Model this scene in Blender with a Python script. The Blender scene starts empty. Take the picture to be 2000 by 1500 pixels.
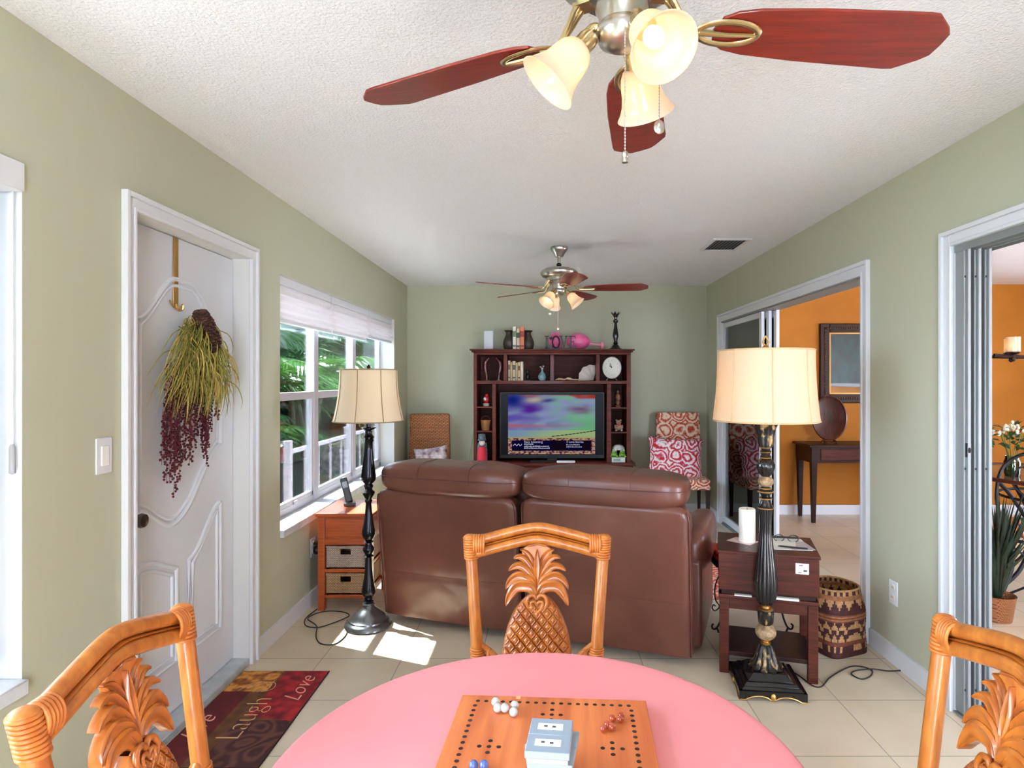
import bpy, math, random
from mathutils import Vector, Matrix, noise, Euler
random.seed(7)
PI = math.pi
COL = bpy.context.scene.collection
R = math.radians

# ------------------------------------------------------------------ materials
def lin(c):
    c = c / 255.0
    return c / 12.92 if c <= 0.04045 else ((c + 0.055) / 1.055) ** 2.4
def rgb(r, g, b):
    return (lin(r), lin(g), lin(b), 1.0)

def new_mat(name):
    m = bpy.data.materials.new(name); m.use_nodes = True
    nt = m.node_tree; nt.nodes.clear()
    out = nt.nodes.new('ShaderNodeOutputMaterial')
    return m, nt, out
def N(nt, t, **kw):
    n = nt.nodes.new(t)
    for k, v in kw.items():
        if k in n.inputs: n.inputs[k].default_value = v
        else: setattr(n, k, v)
    return n
def pbr(name, col, rough=0.5, metal=0.0, var=0.0, vscale=8.0, bump=0.0, bscale=60.0, stretch=(1, 1, 1),
        col2=None, coat=0.0, spec=0.5, detail=4.0, coords='Object', trans=0.0, sub=0.0, bdist=0.01):
    m, nt, out = new_mat(name)
    b = N(nt, 'ShaderNodeBsdfPrincipled')
    b.inputs['Roughness'].default_value = rough
    b.inputs['Metallic'].default_value = metal
    b.inputs['Specular IOR Level'].default_value = spec
    b.inputs['Coat Weight'].default_value = coat
    b.inputs['Base Color'].default_value = rgb(*col)
    b.inputs['Transmission Weight'].default_value = trans
    nt.links.new(b.outputs[0], out.inputs[0])
    tc = N(nt, 'ShaderNodeTexCoord'); mp = N(nt, 'ShaderNodeMapping')
    mp.inputs['Scale'].default_value = stretch
    nt.links.new(tc.outputs[coords], mp.inputs[0])
    if col2 or var:
        nz = N(nt, 'ShaderNodeTexNoise'); nz.inputs['Scale'].default_value = vscale
        nz.inputs['Detail'].default_value = detail
        nt.links.new(mp.outputs[0], nz.inputs['Vector'])
        rp = N(nt, 'ShaderNodeValToRGB')
        c2 = col2 or tuple(max(0, c * (1 - var)) for c in col)
        rp.color_ramp.elements[0].position = 0.32; rp.color_ramp.elements[0].color = rgb(*c2)
        rp.color_ramp.elements[1].position = 0.68; rp.color_ramp.elements[1].color = rgb(*col)
        nt.links.new(nz.outputs[0], rp.inputs[0]); nt.links.new(rp.outputs[0], b.inputs['Base Color'])
    if bump:
        n2 = N(nt, 'ShaderNodeTexNoise'); n2.inputs['Scale'].default_value = bscale
        n2.inputs['Detail'].default_value = 3
        nt.links.new(mp.outputs[0], n2.inputs['Vector'])
        bp = N(nt, 'ShaderNodeBump'); bp.inputs['Strength'].default_value = bump
        bp.inputs['Distance'].default_value = bdist
        nt.links.new(n2.outputs[0], bp.inputs['Height']); nt.links.new(bp.outputs[0], b.inputs['Normal'])
    return m
def wood(name, c1, c2, rough=0.35, axis='x', scale=6.0, coat=0.2):
    st = {'x': (1, 14, 14), 'y': (14, 1, 14), 'z': (14, 14, 1)}[axis]
    return pbr(name, c1, rough=rough, col2=c2, vscale=scale, stretch=st, coat=coat, bump=0.05, bscale=30, detail=6, spec=0.5 if coat > 0.1 else 0.22)
def emit(name, col, s):
    m, nt, out = new_mat(name)
    e = N(nt, 'ShaderNodeEmission'); e.inputs[0].default_value = rgb(*col); e.inputs[1].default_value = s
    nt.links.new(e.outputs[0], out.inputs[0]); return m
def thin_glass(name, tint=(255, 255, 255), refl=0.5, ior=1.45):
    m, nt, out = new_mat(name)
    t = N(nt, 'ShaderNodeBsdfTransparent'); t.inputs[0].default_value = rgb(*tint)
    g = N(nt, 'ShaderNodeBsdfGlossy'); g.inputs['Roughness'].default_value = 0.02
    f = N(nt, 'ShaderNodeFresnel'); f.inputs[0].default_value = ior
    mu = N(nt, 'ShaderNodeMath', operation='MULTIPLY'); mu.inputs[1].default_value = refl
    nt.links.new(f.outputs[0], mu.inputs[0])
    mx = N(nt, 'ShaderNodeMixShader')
    nt.links.new(mu.outputs[0], mx.inputs[0]); nt.links.new(t.outputs[0], mx.inputs[1]); nt.links.new(g.outputs[0], mx.inputs[2])
    nt.links.new(mx.outputs[0], out.inputs[0]); return m
def screen_mesh(name, col, dens):
    m, nt, out = new_mat(name)
    t = N(nt, 'ShaderNodeBsdfTransparent'); d = N(nt, 'ShaderNodeBsdfDiffuse'); d.inputs[0].default_value = rgb(*col)
    mx = N(nt, 'ShaderNodeMixShader'); mx.inputs[0].default_value = dens
    nt.links.new(t.outputs[0], mx.inputs[1]); nt.links.new(d.outputs[0], mx.inputs[2]); nt.links.new(mx.outputs[0], out.inputs[0])
    return m
def translucent(name, col, tcol, mix=0.5, rough=0.6, gloss=0.0):
    m, nt, out = new_mat(name)
    d = N(nt, 'ShaderNodeBsdfDiffuse'); d.inputs[0].default_value = rgb(*col)
    t = N(nt, 'ShaderNodeBsdfTranslucent'); t.inputs[0].default_value = rgb(*tcol)
    mx = N(nt, 'ShaderNodeMixShader'); mx.inputs[0].default_value = mix
    nt.links.new(d.outputs[0], mx.inputs[1]); nt.links.new(t.outputs[0], mx.inputs[2])
    last = mx
    if gloss:
        g = N(nt, 'ShaderNodeBsdfGlossy'); g.inputs['Roughness'].default_value = 0.15
        m2 = N(nt, 'ShaderNodeMixShader'); m2.inputs[0].default_value = gloss
        nt.links.new(mx.outputs[0], m2.inputs[1]); nt.links.new(g.outputs[0], m2.inputs[2]); last = m2
    nt.links.new(last.outputs[0], out.inputs[0]); return m
def attr_mat(name, rough=0.9, emission=0.0):
    m, nt, out = new_mat(name)
    a = N(nt, 'ShaderNodeAttribute'); a.attribute_name = 'Col'
    if emission:
        e = N(nt, 'ShaderNodeEmission'); e.inputs[1].default_value = emission
        nt.links.new(a.outputs[0], e.inputs[0]); nt.links.new(e.outputs[0], out.inputs[0])
    else:
        b = N(nt, 'ShaderNodeBsdfPrincipled'); b.inputs['Roughness'].default_value = rough
        nt.links.new(a.outputs[0], b.inputs['Base Color']); nt.links.new(b.outputs[0], out.inputs[0])
    return m
def ring_fabric(name, c1, c2, c3, scale=7.0):
    m, nt, out = new_mat(name)
    b = N(nt, 'ShaderNodeBsdfPrincipled'); b.inputs['Roughness'].default_value = 0.9
    tc = N(nt, 'ShaderNodeTexCoord')
    nz = N(nt, 'ShaderNodeTexNoise'); nz.inputs['Scale'].default_value = 9
    vo = N(nt, 'ShaderNodeTexVoronoi'); vo.inputs['Scale'].default_value = scale; vo.inputs['Randomness'].default_value = 0.35
    add = N(nt, 'ShaderNodeMix', data_type='VECTOR'); add.inputs[0].default_value = 0.06
    nt.links.new(tc.outputs['Object'], nz.inputs['Vector'])
    nt.links.new(tc.outputs['Object'], add.inputs[4]); nt.links.new(nz.outputs['Color'], add.inputs[5])
    nt.links.new(add.outputs[1], vo.inputs['Vector'])
    mu = N(nt, 'ShaderNodeMath', operation='MULTIPLY'); mu.inputs[1].default_value = 34
    si = N(nt, 'ShaderNodeMath', operation='SINE')
    nt.links.new(vo.outputs['Distance'], mu.inputs[0]); nt.links.new(mu.outputs[0], si.inputs[0])
    n3 = N(nt, 'ShaderNodeTexNoise'); n3.inputs['Scale'].default_value = 60
    nt.links.new(tc.outputs['Object'], n3.inputs['Vector'])
    ad = N(nt, 'ShaderNodeMath', operation='MULTIPLY_ADD'); ad.inputs[1].default_value = 3.0
    nt.links.new(n3.outputs[0], ad.inputs[0]); nt.links.new(si.outputs[0], ad.inputs[2])
    rp = N(nt, 'ShaderNodeValToRGB'); cr = rp.color_ramp
    cr.elements[0].position = 0.0; cr.elements[0].color = rgb(*c1)
    cr.elements[1].position = 1.0; cr.elements[1].color = rgb(*c2)
    e = cr.elements.new(0.5); e.color = rgb(*c3)
    mr = N(nt, 'ShaderNodeMapRange'); mr.inputs[1].default_value = 0.6; mr.inputs[2].default_value = 2.3
    nt.links.new(ad.outputs[0], mr.inputs[0]); nt.links.new(mr.outputs[0], rp.inputs[0])
    nt.links.new(rp.outputs[0], b.inputs['Base Color']); nt.links.new(b.outputs[0], out.inputs[0])
    return m
def weave_mat(name, c1, c2, s=(90, 90, 60), rough=0.7):
    """woven strands: product of two wave bands"""
    m, nt, out = new_mat(name)
    b = N(nt, 'ShaderNodeBsdfPrincipled'); b.inputs['Roughness'].default_value = rough
    tc = N(nt, 'ShaderNodeTexCoord'); mp = N(nt, 'ShaderNodeMapping'); mp.inputs['Scale'].default_value = s
    nt.links.new(tc.outputs['Object'], mp.inputs[0])
    br = N(nt, 'ShaderNodeTexBrick'); br.inputs['Scale'].default_value = 1
    br.inputs['Brick Width'].default_value = 1.0; br.inputs['Row Height'].default_value = 0.6; br.inputs['Mortar Size'].default_value = 0.12
    br.inputs['Mortar Smooth'].default_value = 0.6
    br.inputs['Color1'].default_value = rgb(*c1); br.inputs['Color2'].default_value = rgb(*[min(255, c * 0.82 + 10) for c in c1]); br.inputs['Mortar'].default_value = rgb(*c2)
    # use x+y as the horizontal, z as the vertical so the weave runs round every side
    sx = N(nt, 'ShaderNodeSeparateXYZ'); nt.links.new(mp.outputs[0], sx.inputs[0])
    ad = N(nt, 'ShaderNodeMath', operation='ADD'); nt.links.new(sx.outputs[0], ad.inputs[0]); nt.links.new(sx.outputs[1], ad.inputs[1])
    cb = N(nt, 'ShaderNodeCombineXYZ'); nt.links.new(ad.outputs[0], cb.inputs[0]); nt.links.new(sx.outputs[2], cb.inputs[1])
    nt.links.new(cb.outputs[0], br.inputs['Vector'])
    bp = N(nt, 'ShaderNodeBump'); bp.inputs['Strength'].default_value = 0.6; bp.inputs['Distance'].default_value = 0.004; bp.invert = True
    nt.links.new(br.outputs['Fac'], bp.inputs['Height']); nt.links.new(bp.outputs[0], b.inputs['Normal'])
    nt.links.new(br.outputs['Color'], b.inputs['Base Color']); nt.links.new(b.outputs[0], out.inputs[0])
    return m

# ------------------------------------------------------------------ mesh builder
class MB:
    def __init__(s, M=None):
        s.v = []; s.f = []; s.mi = []; s.M = M or Matrix(); s.cols = None
    def add(s, vs, fs, mi=0):
        o = len(s.v); s.v += [tuple(s.M @ Vector(p)) for p in vs]
        s.f += [tuple(o + i for i in f) for f in fs]; s.mi += [mi] * len(fs)
        return s
    def box(s, x0, x1, y0, y1, z0, z1, mi=0):
        vs = [(x0, y0, z0), (x1, y0, z0), (x1, y1, z0), (x0, y1, z0), (x0, y0, z1), (x1, y0, z1), (x1, y1, z1), (x0, y1, z1)]
        return s.add(vs, [(3, 2, 1, 0), (4, 5, 6, 7), (0, 1, 5, 4), (1, 2, 6, 5), (2, 3, 7, 6), (3, 0, 4, 7)], mi)
    def taper(s, cx, cy, z0, z1, a0, b0, a1, b1, mi=0):
        vs = [(cx - a0, cy - b0, z0), (cx + a0, cy - b0, z0), (cx + a0, cy + b0, z0), (cx - a0, cy + b0, z0),
              (cx - a1, cy - b1, z1), (cx + a1, cy - b1, z1), (cx + a1, cy + b1, z1), (cx - a1, cy + b1, z1)]
        return s.add(vs, [(3, 2, 1, 0), (4, 5, 6, 7), (0, 1, 5, 4), (1, 2, 6, 5), (2, 3, 7, 6), (3, 0, 4, 7)], mi)
    def prism(s, poly, z0, z1, mi=0):
        n = len(poly)
        vs = [(x, y, z0) for x, y in poly] + [(x, y, z1) for x, y in poly]
        fs = [tuple(range(n - 1, -1, -1)), tuple(range(n, 2 * n))] + [(i, (i + 1) % n, n + (i + 1) % n, n + i) for i in range(n)]
        return s.add(vs, fs, mi)
    def lathe(s, prof, seg=32, mi=0, lobes=0, amp=0.0, closed=False, lobe_range=None, phase=0.0):
        vs = []; fs = []
        for k, (r, z) in enumerate(prof):
            for i in range(seg):
                a = 2 * PI * i / seg + phase
                rr = r
                if lobes and (lobe_range is None or lobe_range[0] <= z <= lobe_range[1]):
                    rr = r * (1 + amp * abs(math.cos(lobes * a / 2)) - amp / 2)
                vs.append((rr * math.cos(a), rr * math.sin(a), z))
        m = len(prof)
        for k in range(m - 1 if not closed else m):
            k2 = (k + 1) % m
            for i in range(seg):
                j = (i + 1) % seg
                fs.append((k * seg + i, k * seg + j, k2 * seg + j, k2 * seg + i))
        if not closed:
            if prof[0][0] > 1e-6: fs.append(tuple(range(seg - 1, -1, -1)))
            if prof[-1][0] > 1e-6: fs.append(tuple((m - 1) * seg + i for i in range(seg)))
        return s.add(vs, fs, mi)
    def shell(s, prof, t, seg=32, mi=0):
        """open thin-walled surface of revolution"""
        p2 = list(prof) + [(max(r - t, 0.001), z) for r, z in reversed(prof)]
        return s.lathe(p2, seg, mi, closed=True)
    def sphere(s, c, r, seg=16, rings=10, mi=0, e=1.0):
        if not hasattr(r, '__len__'): r = (r, r, r)
        sp = lambda a, p: math.copysign(abs(a) ** p, a)
        vs = []; fs = []
        for k in range(rings + 1):
            ph = -PI / 2 + PI * k / rings
            for i in range(seg):
                a = 2 * PI * i / seg
                vs.append((c[0] + r[0] * sp(math.cos(ph), e) * sp(math.cos(a), e), c[1] + r[1] * sp(math.cos(ph), e) * sp(math.sin(a), e), c[2] + r[2] * sp(math.sin(ph), e)))
        for k in range(rings):
            for i in range(seg):
                j = (i + 1) % seg
                fs.append((k * seg + i, k * seg + j, (k + 1) * seg + j, (k + 1) * seg + i))
        return s.add(vs, fs, mi)
    def tube(s, pts, r, seg=10, mi=0, closed=False, sq=(1, 1), up=None):
        pts = [Vector(p) for p in pts]; n = len(pts)
        if not hasattr(r, '__len__'): r = [r] * n
        vs = []; fs = []; prev = None
        for k in range(n):
            if closed: t = pts[(k + 1) % n] - pts[k - 1]
            else: t = pts[min(k + 1, n - 1)] - pts[max(k - 1, 0)]
            if t.length < 1e-9: t = Vector((0, 0, 1))
            t.normalize()
            if prev is None:
                u = Vector(up) if up else (Vector((0, 0, 1)) if abs(t.z) < 0.9 else Vector((0, 1, 0)))
            else: u = prev
            u = u - t * u.dot(t)
            if u.length < 1e-6: u = t.orthogonal()
            u.normalize(); w = t.cross(u); prev = u
            for i in range(seg):
                a = 2 * PI * i / seg
                vs.append(tuple(pts[k] + (u * math.cos(a) * sq[0] + w * math.sin(a) * sq[1]) * r[k]))
        for k in range(n if closed else n - 1):
            k2 = (k + 1) % n
            for i in range(seg):
                j = (i + 1) % seg
                fs.append((k * seg + i, k * seg + j, k2 * seg + j, k2 * seg + i))
        if not closed:
            fs.append(tuple(range(seg - 1, -1, -1))); fs.append(tuple((n - 1) * seg + i for i in range(seg)))
        return s.add(vs, fs, mi)
    def torus(s, c, Rr, r, ax='z', seg=32, sg=8, mi=0):
        pts = []
        for i in range(seg):
            a = 2 * PI * i / seg; x, y = Rr * math.cos(a), Rr * math.sin(a)
            pts.append({'z': (c[0] + x, c[1] + y, c[2]), 'y': (c[0] + x, c[1], c[2] + y), 'x': (c[0], c[1] + x, c[2] + y)}[ax])
        return s.tube(pts, r, sg, mi, closed=True, up={'z': (0, 0, 1), 'y': (0, 1, 0), 'x': (1, 0, 0)}[ax])
    def grid(s, fn, nu, nv, mi=0, double=None):
        vs = [fn(i / nu, j / nv) for j in range(nv + 1) for i in range(nu + 1)]
        fs = [(j * (nu + 1) + i, j * (nu + 1) + i + 1, (j + 1) * (nu + 1) + i + 1, (j + 1) * (nu + 1) + i) for j in range(nv) for i in range(nu)]
        return s.add(vs, fs, mi)
    def build(s, name, mats, parent=None, bevel=0.0, seg=2, sub=0, ang=40, flat=False):
        me = bpy.data.meshes.new(name)
        me.from_pydata(s.v, [], s.f); 
        if not isinstance(mats, (list, tuple)): mats = [mats]
        for m in mats: me.materials.append(m)
        me.polygons.foreach_set('material_index', s.mi)
        if not flat:
            me.polygons.foreach_set('use_smooth', [True] * len(me.polygons))
        me.update(); me.validate()
        if not flat: me.set_sharp_from_angle(angle=R(ang))
        o = bpy.data.objects.new(name, me); COL.objects.link(o)
        if parent: o.parent = parent
        if bevel:
            b = o.modifiers.new('b', 'BEVEL'); b.width = bevel; b.segments = seg; b.limit_method = 'ANGLE'; b.angle_limit = R(40)
            b.harden_normals = False
        if sub:
            q = o.modifiers.new('s', 'SUBSURF'); q.levels = sub; q.render_levels = sub
        return o
def T(x=0, y=0, z=0, rz=0, rx=0, ry=0, s=1):
    return Matrix.Translation((x, y, z)) @ Euler((rx, ry, rz), 'XYZ').to_matrix().to_4x4() @ Matrix.Scale(s, 4)
def spline(pts, n=8, closed=False):
    P = [Vector(p) for p in pts]; out = []; m = len(P)
    rng = range(m if closed else m - 1)
    for i in rng:
        if closed: a, b, c, d = P[i - 1], P[i], P[(i + 1) % m], P[(i + 2) % m]
        else: a, b, c, d = P[max(i - 1, 0)], P[i], P[i + 1], P[min(i + 2, m - 1)]
        for k in range(n):
            t = k / n
            out.append(0.5 * ((2 * b) + (c - a) * t + (2 * a - 5 * b + 4 * c - d) * t * t + (3 * b - a - 3 * c + d) * t ** 3))
    if not closed: out.append(P[-1])
    return out
def rrect(w, h, r, n=5):
    """rounded rectangle outline centred on 0"""
    pts = []
    for cx, cy, a0 in ((w / 2 - r, h / 2 - r, 0), (-w / 2 + r, h / 2 - r, 90), (-w / 2 + r, -h / 2 + r, 180), (w / 2 - r, -h / 2 + r, 270)):
        for k in range(n + 1):
            a = R(a0 + 90 * k / n); pts.append((cx + r * math.cos(a), cy + r * math.sin(a)))
    return pts
YZ = Matrix(((0, 0, 1, 0), (1, 0, 0, 0), (0, 1, 0, 0), (0, 0, 0, 1)))      # local x->Y, y->Z, z->X
XZ = Matrix(((1, 0, 0, 0), (0, 0, -1, 0), (0, 1, 0, 0), (0, 0, 0, 1)))     # local x->X, y->Z, z->-Y

def tag(o, label, cat, group=None, kind=None):
    o['label'] = label; o['category'] = cat
    if group: o['group'] = group
    if kind: o['kind'] = kind
    return o
def thing(name, label, cat, loc=(0, 0, 0), rz=0, group=None):
    o = bpy.data.objects.new(name, None); COL.objects.link(o); o.empty_display_size = 0.1
    o.location = loc; o.rotation_euler = (0, 0, rz)
    return tag(o, label, cat, group)
def struct(o):
    o['kind'] = 'structure'; return o
def children(o): return [c for c in bpy.data.objects if c.parent == o]
def copy_tree(o, parent=None):
    c = o.copy(); COL.objects.link(c)
    if parent: c.parent = parent
    for ch in children(o): copy_tree(ch, c)
    return c
def text_mesh(txt, size, depth, name, mats, parent=None, M=Matrix(), shear=0.0, bevel=0.0, align='CENTER'):
    cu = bpy.data.curves.new(name, 'FONT'); cu.body = txt; cu.size = size; cu.extrude = depth; cu.shear = shear
    cu.align_x = align; cu.align_y = 'CENTER'; cu.offset = bevel
    ob = bpy.data.objects.new(name, cu); COL.objects.link(ob)
    dg = bpy.context.evaluated_depsgraph_get(); dg.update()
    me = bpy.data.meshes.new_from_object(ob.evaluated_get(dg)); bpy.data.objects.remove(ob)
    me.transform(M); me.materials.clear(); me.materials.append(mats)
    o = bpy.data.objects.new(name, me); COL.objects.link(o)
    if parent: o.parent = parent
    return o

# ------------------------------------------------------------------ palette
M_ = {}
M_['wall'] = pbr('sage_paint', (186, 188, 165), rough=0.75, bump=0.03, bscale=120)
M_['white'] = pbr('white_trim', (222, 225, 230), rough=0.4)
M_['reveal'] = pbr('reveal_paint', (218, 219, 216), rough=0.6)
M_['orange_wall'] = pbr('orange_paint', (172, 106, 16), rough=0.8, var=0.08, vscale=2)
M_['door'] = pbr('door_paint', (216, 220, 226), rough=0.32)
M_['ceil'] = pbr('ceiling_texture', (240, 242, 248), rough=0.95, bump=0.6, bscale=110, var=0.03, vscale=120, bdist=0.012)
M_['chrome'] = pbr('brushed_nickel', (190, 186, 178), rough=0.28, metal=1.0)
M_['brass'] = pbr('satin_brass', (205, 184, 140), rough=0.25, metal=1.0)
M_['gold'] = pbr('gold_metal', (205, 160, 90), rough=0.3, metal=1.0)
M_['alu'] = pbr('aluminium', (138, 142, 142), rough=0.5, metal=0.2)
M_['frame'] = pbr('window_frame_paint', (196, 190, 195), rough=0.4)
M_['cherry'] = wood('cherry_blade', (122, 36, 24), (92, 24, 18), rough=0.3, axis='x')
M_['hutch'] = wood('mahogany', (104, 44, 32), (72, 28, 20), rough=0.42, coat=0.05, axis='x')
M_['hutch_back'] = wood('mahogany_back', (86, 46, 34), (66, 32, 24), rough=0.6, coat=0, axis='x')
M_['darkwood'] = wood('walnut_dark', (84, 36, 22), (54, 20, 12), rough=0.4, coat=0.05, axis='x')
M_['espresso'] = wood('espresso', (50, 22, 16), (34, 14, 10), rough=0.42, coat=0.04, axis='x')
M_['honey'] = wood('honey_oak', (176, 84, 36), (148, 62, 24), rough=0.35, axis='x')
M_['rattan'] = pbr('rattan', (192, 118, 44), rough=0.33, col2=(160, 86, 26), vscale=5, stretch=(10, 10, 1.5), coat=0.15, bump=0.08, bscale=40)
M_['carved'] = pbr('carved_teak', (188, 110, 38), rough=0.32, col2=(150, 76, 22), vscale=9, stretch=(2, 6, 2), coat=0.35)
M_['wrap'] = pbr('rattan_wrap', (204, 124, 52), rough=0.4, col2=(176, 94, 34), vscale=30, bump=0.1, bscale=80)
M_['black'] = pbr('black_plastic', (16, 16, 18), rough=0.4)
M_['iron'] = pbr('wrought_iron', (20, 19, 22), rough=0.5, metal=0.3)
M_['lampblack'] = pbr('lamp_black_metal', (24, 22, 24), rough=0.22, metal=0.4, coat=0.5)
M_['leather'] = pbr('brown_leather', (104, 60, 46), rough=0.36, col2=(84, 44, 34), vscale=2.5, bump=0.25, bscale=5, detail=3, coat=0.12, bdist=0.03)
M_['thread'] = pbr('leather_piping', (86, 46, 36), rough=0.4)
M_['cloth'] = pbr('coral_tablecloth', (226, 140, 142), rough=0.85, col2=(222, 133, 137), vscale=3, bump=0.12, bscale=3, bdist=0.03)
M_['candle'] = pbr('candle_wax', (240, 236, 220), rough=0.5)
M_['paper'] = pbr('paper', (236, 234, 226), rough=0.8)
M_['greypaper'] = pbr('grey_print', (190, 184, 186), rough=0.7)
M_['cord'] = pbr('cord_rubber', (34, 30, 26), rough=0.6)
M_['glass'] = thin_glass('window_glass', (244, 250, 250), 0.8)
M_['sliderglass'] = thin_glass('slider_glass', (206, 214, 212), 1.6)
M_['screen'] = screen_mesh('insect_screen', (34, 40, 54), 0.55)
M_['shade'] = translucent('linen_shade', (240, 230, 206), (246, 226, 186), 0.4)
M_['shade2'] = translucent('silk_shade', (246, 232, 208), (252, 226, 180), 0.5)
M_['opal'] = translucent('opal_glass', (252, 238, 218), (255, 236, 206), 0.5, gloss=0.06)
M_['bulb'] = emit('bulb_glow', (255, 204, 128), 22.0)
M_['bulb_dim'] = emit('bulb_glow_dim', (255, 214, 150), 4.0)
M_['bulb_small'] = emit('fan_bulb_glow', (255, 226, 184), 8.0)
M_['pleat'] = translucent('pleated_fabric', (240, 236, 236), (248, 240, 238), 0.4)
WORLD = 26; SUN = 170; EXPO = 0.0
# ------------------------------------------------------------------ room shell
CZ = 2.44; XL = -1.475; XR = 1.762; YB = 6.64; YR = -1.6; XO = 5.6; YO = 6.52
def wall(name, axis, p0, p1, a0, a1, z0, z1, holes, mats):
    """slab wall; axis 'x': constant x from p0 (room face) to p1, spans a (y) ; axis 'y': constant y. mats: [room face, outer face, reveals]"""
    As = sorted({a0, a1, *[h[0] for h in holes], *[h[1] for h in holes]}); Zs = sorted({z0, z1, *[h[2] for h in holes], *[h[3] for h in holes]})
    solid = lambda a, z: not any(h[0] < a < h[1] and h[2] < z < h[3] for h in holes) and a0 < a < a1 and z0 < z < z1
    mb = MB(); P = (lambda p, a, z: (p, a, z)) if axis == 'x' else (lambda p, a, z: (a, p, z))
    for i in range(len(As) - 1):
        for k in range(len(Zs) - 1):
            am, zm = (As[i] + As[i + 1]) / 2, (Zs[k] + Zs[k + 1]) / 2
            if not solid(am, zm): continue
            A, B, C, D = As[i], As[i + 1], Zs[k], Zs[k + 1]
            mb.add([P(p0, A, C), P(p0, B, C), P(p0, B, D), P(p0, A, D)], [(0, 1, 2, 3)], 0)
            mb.add([P(p1, A, C), P(p1, B, C), P(p1, B, D), P(p1, A, D)], [(3, 2, 1, 0)], 1)
    for h in holes:
        A, B, C, D = h
        for q in ([P(p0, A, C), P(p1, A, C), P(p1, A, D), P(p0, A, D)], [P(p0, B, C), P(p1, B, C), P(p1, B, D), P(p0, B, D)],
                  [P(p0, A, C), P(p1, A, C), P(p1, B, C), P(p0, B, C)], [P(p0, A, D), P(p1, A, D), P(p1, B, D), P(p0, B, D)]):
            mb.add(q, [(0, 1, 2, 3)], 2)
    for q in ([P(p0, a0, z0), P(p1, a0, z0), P(p1, a0, z1), P(p0, a0, z1)], [P(p0, a1, z0), P(p1, a1, z0), P(p1, a1, z1), P(p0, a1, z1)]):
        mb.add(q, [(0, 1, 2, 3)], 1)
    return struct(mb.build(name, mats, flat=True))

# floor tile material
def tile_mat():
    m, nt, out = new_mat('porcelain_tile')
    b = N(nt, 'ShaderNodeBsdfPrincipled'); b.inputs['Roughness'].default_value = 0.33
    tc = N(nt, 'ShaderNodeTexCoord'); mp = N(nt, 'ShaderNodeMapping')
    t = 0.407
    mp.inputs['Scale'].default_value = (1 / t, 1 / t, 1)
    mp.inputs['Location'].default_value = (0.7254 / t, -3.1405 / t + 20, 0)
    nt.links.new(tc.outputs['Object'], mp.inputs[0])
    br = N(nt, 'ShaderNodeTexBrick'); br.offset = 0.0; br.squash = 1.0
    for k, v in (('Scale', 1), ('Brick Width', 1), ('Row Height', 1), ('Mortar Size', 0.006), ('Mortar Smooth', 0.1)): br.inputs[k].default_value = v
    br.inputs['Color1'].default_value = rgb(224, 211, 186); br.inputs['Color2'].default_value = rgb(219, 205, 179); br.inputs['Mortar'].default_value = rgb(160, 155, 142)
    nt.links.new(mp.outputs[0], br.inputs['Vector'])
    nz = N(nt, 'ShaderNodeTexNoise'); nz.inputs['Scale'].default_value = 3; nz.inputs['Detail'].default_value = 8
    nt.links.new(tc.outputs['Object'], nz.inputs['Vector'])
    rp = N(nt, 'ShaderNodeValToRGB'); rp.color_ramp.elements[0].color = (0.86, 0.85, 0.82, 1); rp.color_ramp.elements[1].color = (1, 1, 1, 1)
    rp.color_ramp.elements[0].position = .3; rp.color_ramp.elements[1].position = .7
    nt.links.new(nz.outputs[0], rp.inputs[0])
    mx = N(nt, 'ShaderNodeMix', data_type='RGBA', blend_type='MULTIPLY'); mx.inputs[0].default_value = 1
    nt.links.new(br.outputs['Color'], mx.inputs[6]); nt.links.new(rp.outputs[0], mx.inputs[7]); nt.links.new(mx.outputs[2], b.inputs['Base Color'])
    nt.links.new(b.outputs[0], out.inputs[0]); return m
M_['tile'] = tile_mat()
struct(MB().box(XL - 0.2, XO + 0.1, YR - 0.1, YB + 0.15, -0.12, 0.0).build('floor', M_['tile'], flat=True))
struct(MB().box(XL - 0.2, XO + 0.1, YR - 0.1, YB + 0.15, CZ, CZ + 0.12).build('ceiling', M_['ceil'], flat=True))
W1 = (-0.4, 1.737, 0.56, 2.04); D1 = (2.205, 3.078, 0.0, 2.03); W2 = (3.437, 6.06, 0.56, 2.02)
wall('wall_left', 'x', XL, XL - 0.18, YR, YB, 0, CZ, [W1, D1, W2], [M_['wall'], M_['white'], M_['reveal']])
O1 = (0.3, 2.64, 0.0, 2.0); O2 = (3.39, 6.10, 0.0, 2.0)
wall('wall_right', 'x', XR, XR + 0.14, YR, YB, 0, CZ, [O1, O2], [M_['wall'], M_['orange_wall'], M_['white']])
wall('wall_far', 'y', YB, YB + 0.15, XL - .18, XR + 0.14, 0, CZ, [], [M_['wall'], M_['white'], M_['reveal']])
wall('wall_rear', 'y', YR, YR - 0.1, XL - .18, XO + .1, 0, CZ, [(-.45, .45, 0.2, 1.95), (2.6, 4.4, 0.02, 2.05)], [M_['wall'], M_['white'], M_['reveal']])  # unseen openings, added and sized to let daylight in from behind
wall('wall_dining_far', 'y', YO, YO + 0.1, XR + 0.14, XO, 0, CZ, [], [M_['orange_wall'], M_['orange_wall'], M_['reveal']])
wall('wall_dining_right', 'x', XO, XO + 0.1, YR, YB, 0, CZ, [(3.4, 4.6, 0.6, 2.0)], [M_['orange_wall'], M_['orange_wall'], M_['reveal']])  # unseen opening added so sky light reaches the dining room

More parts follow.
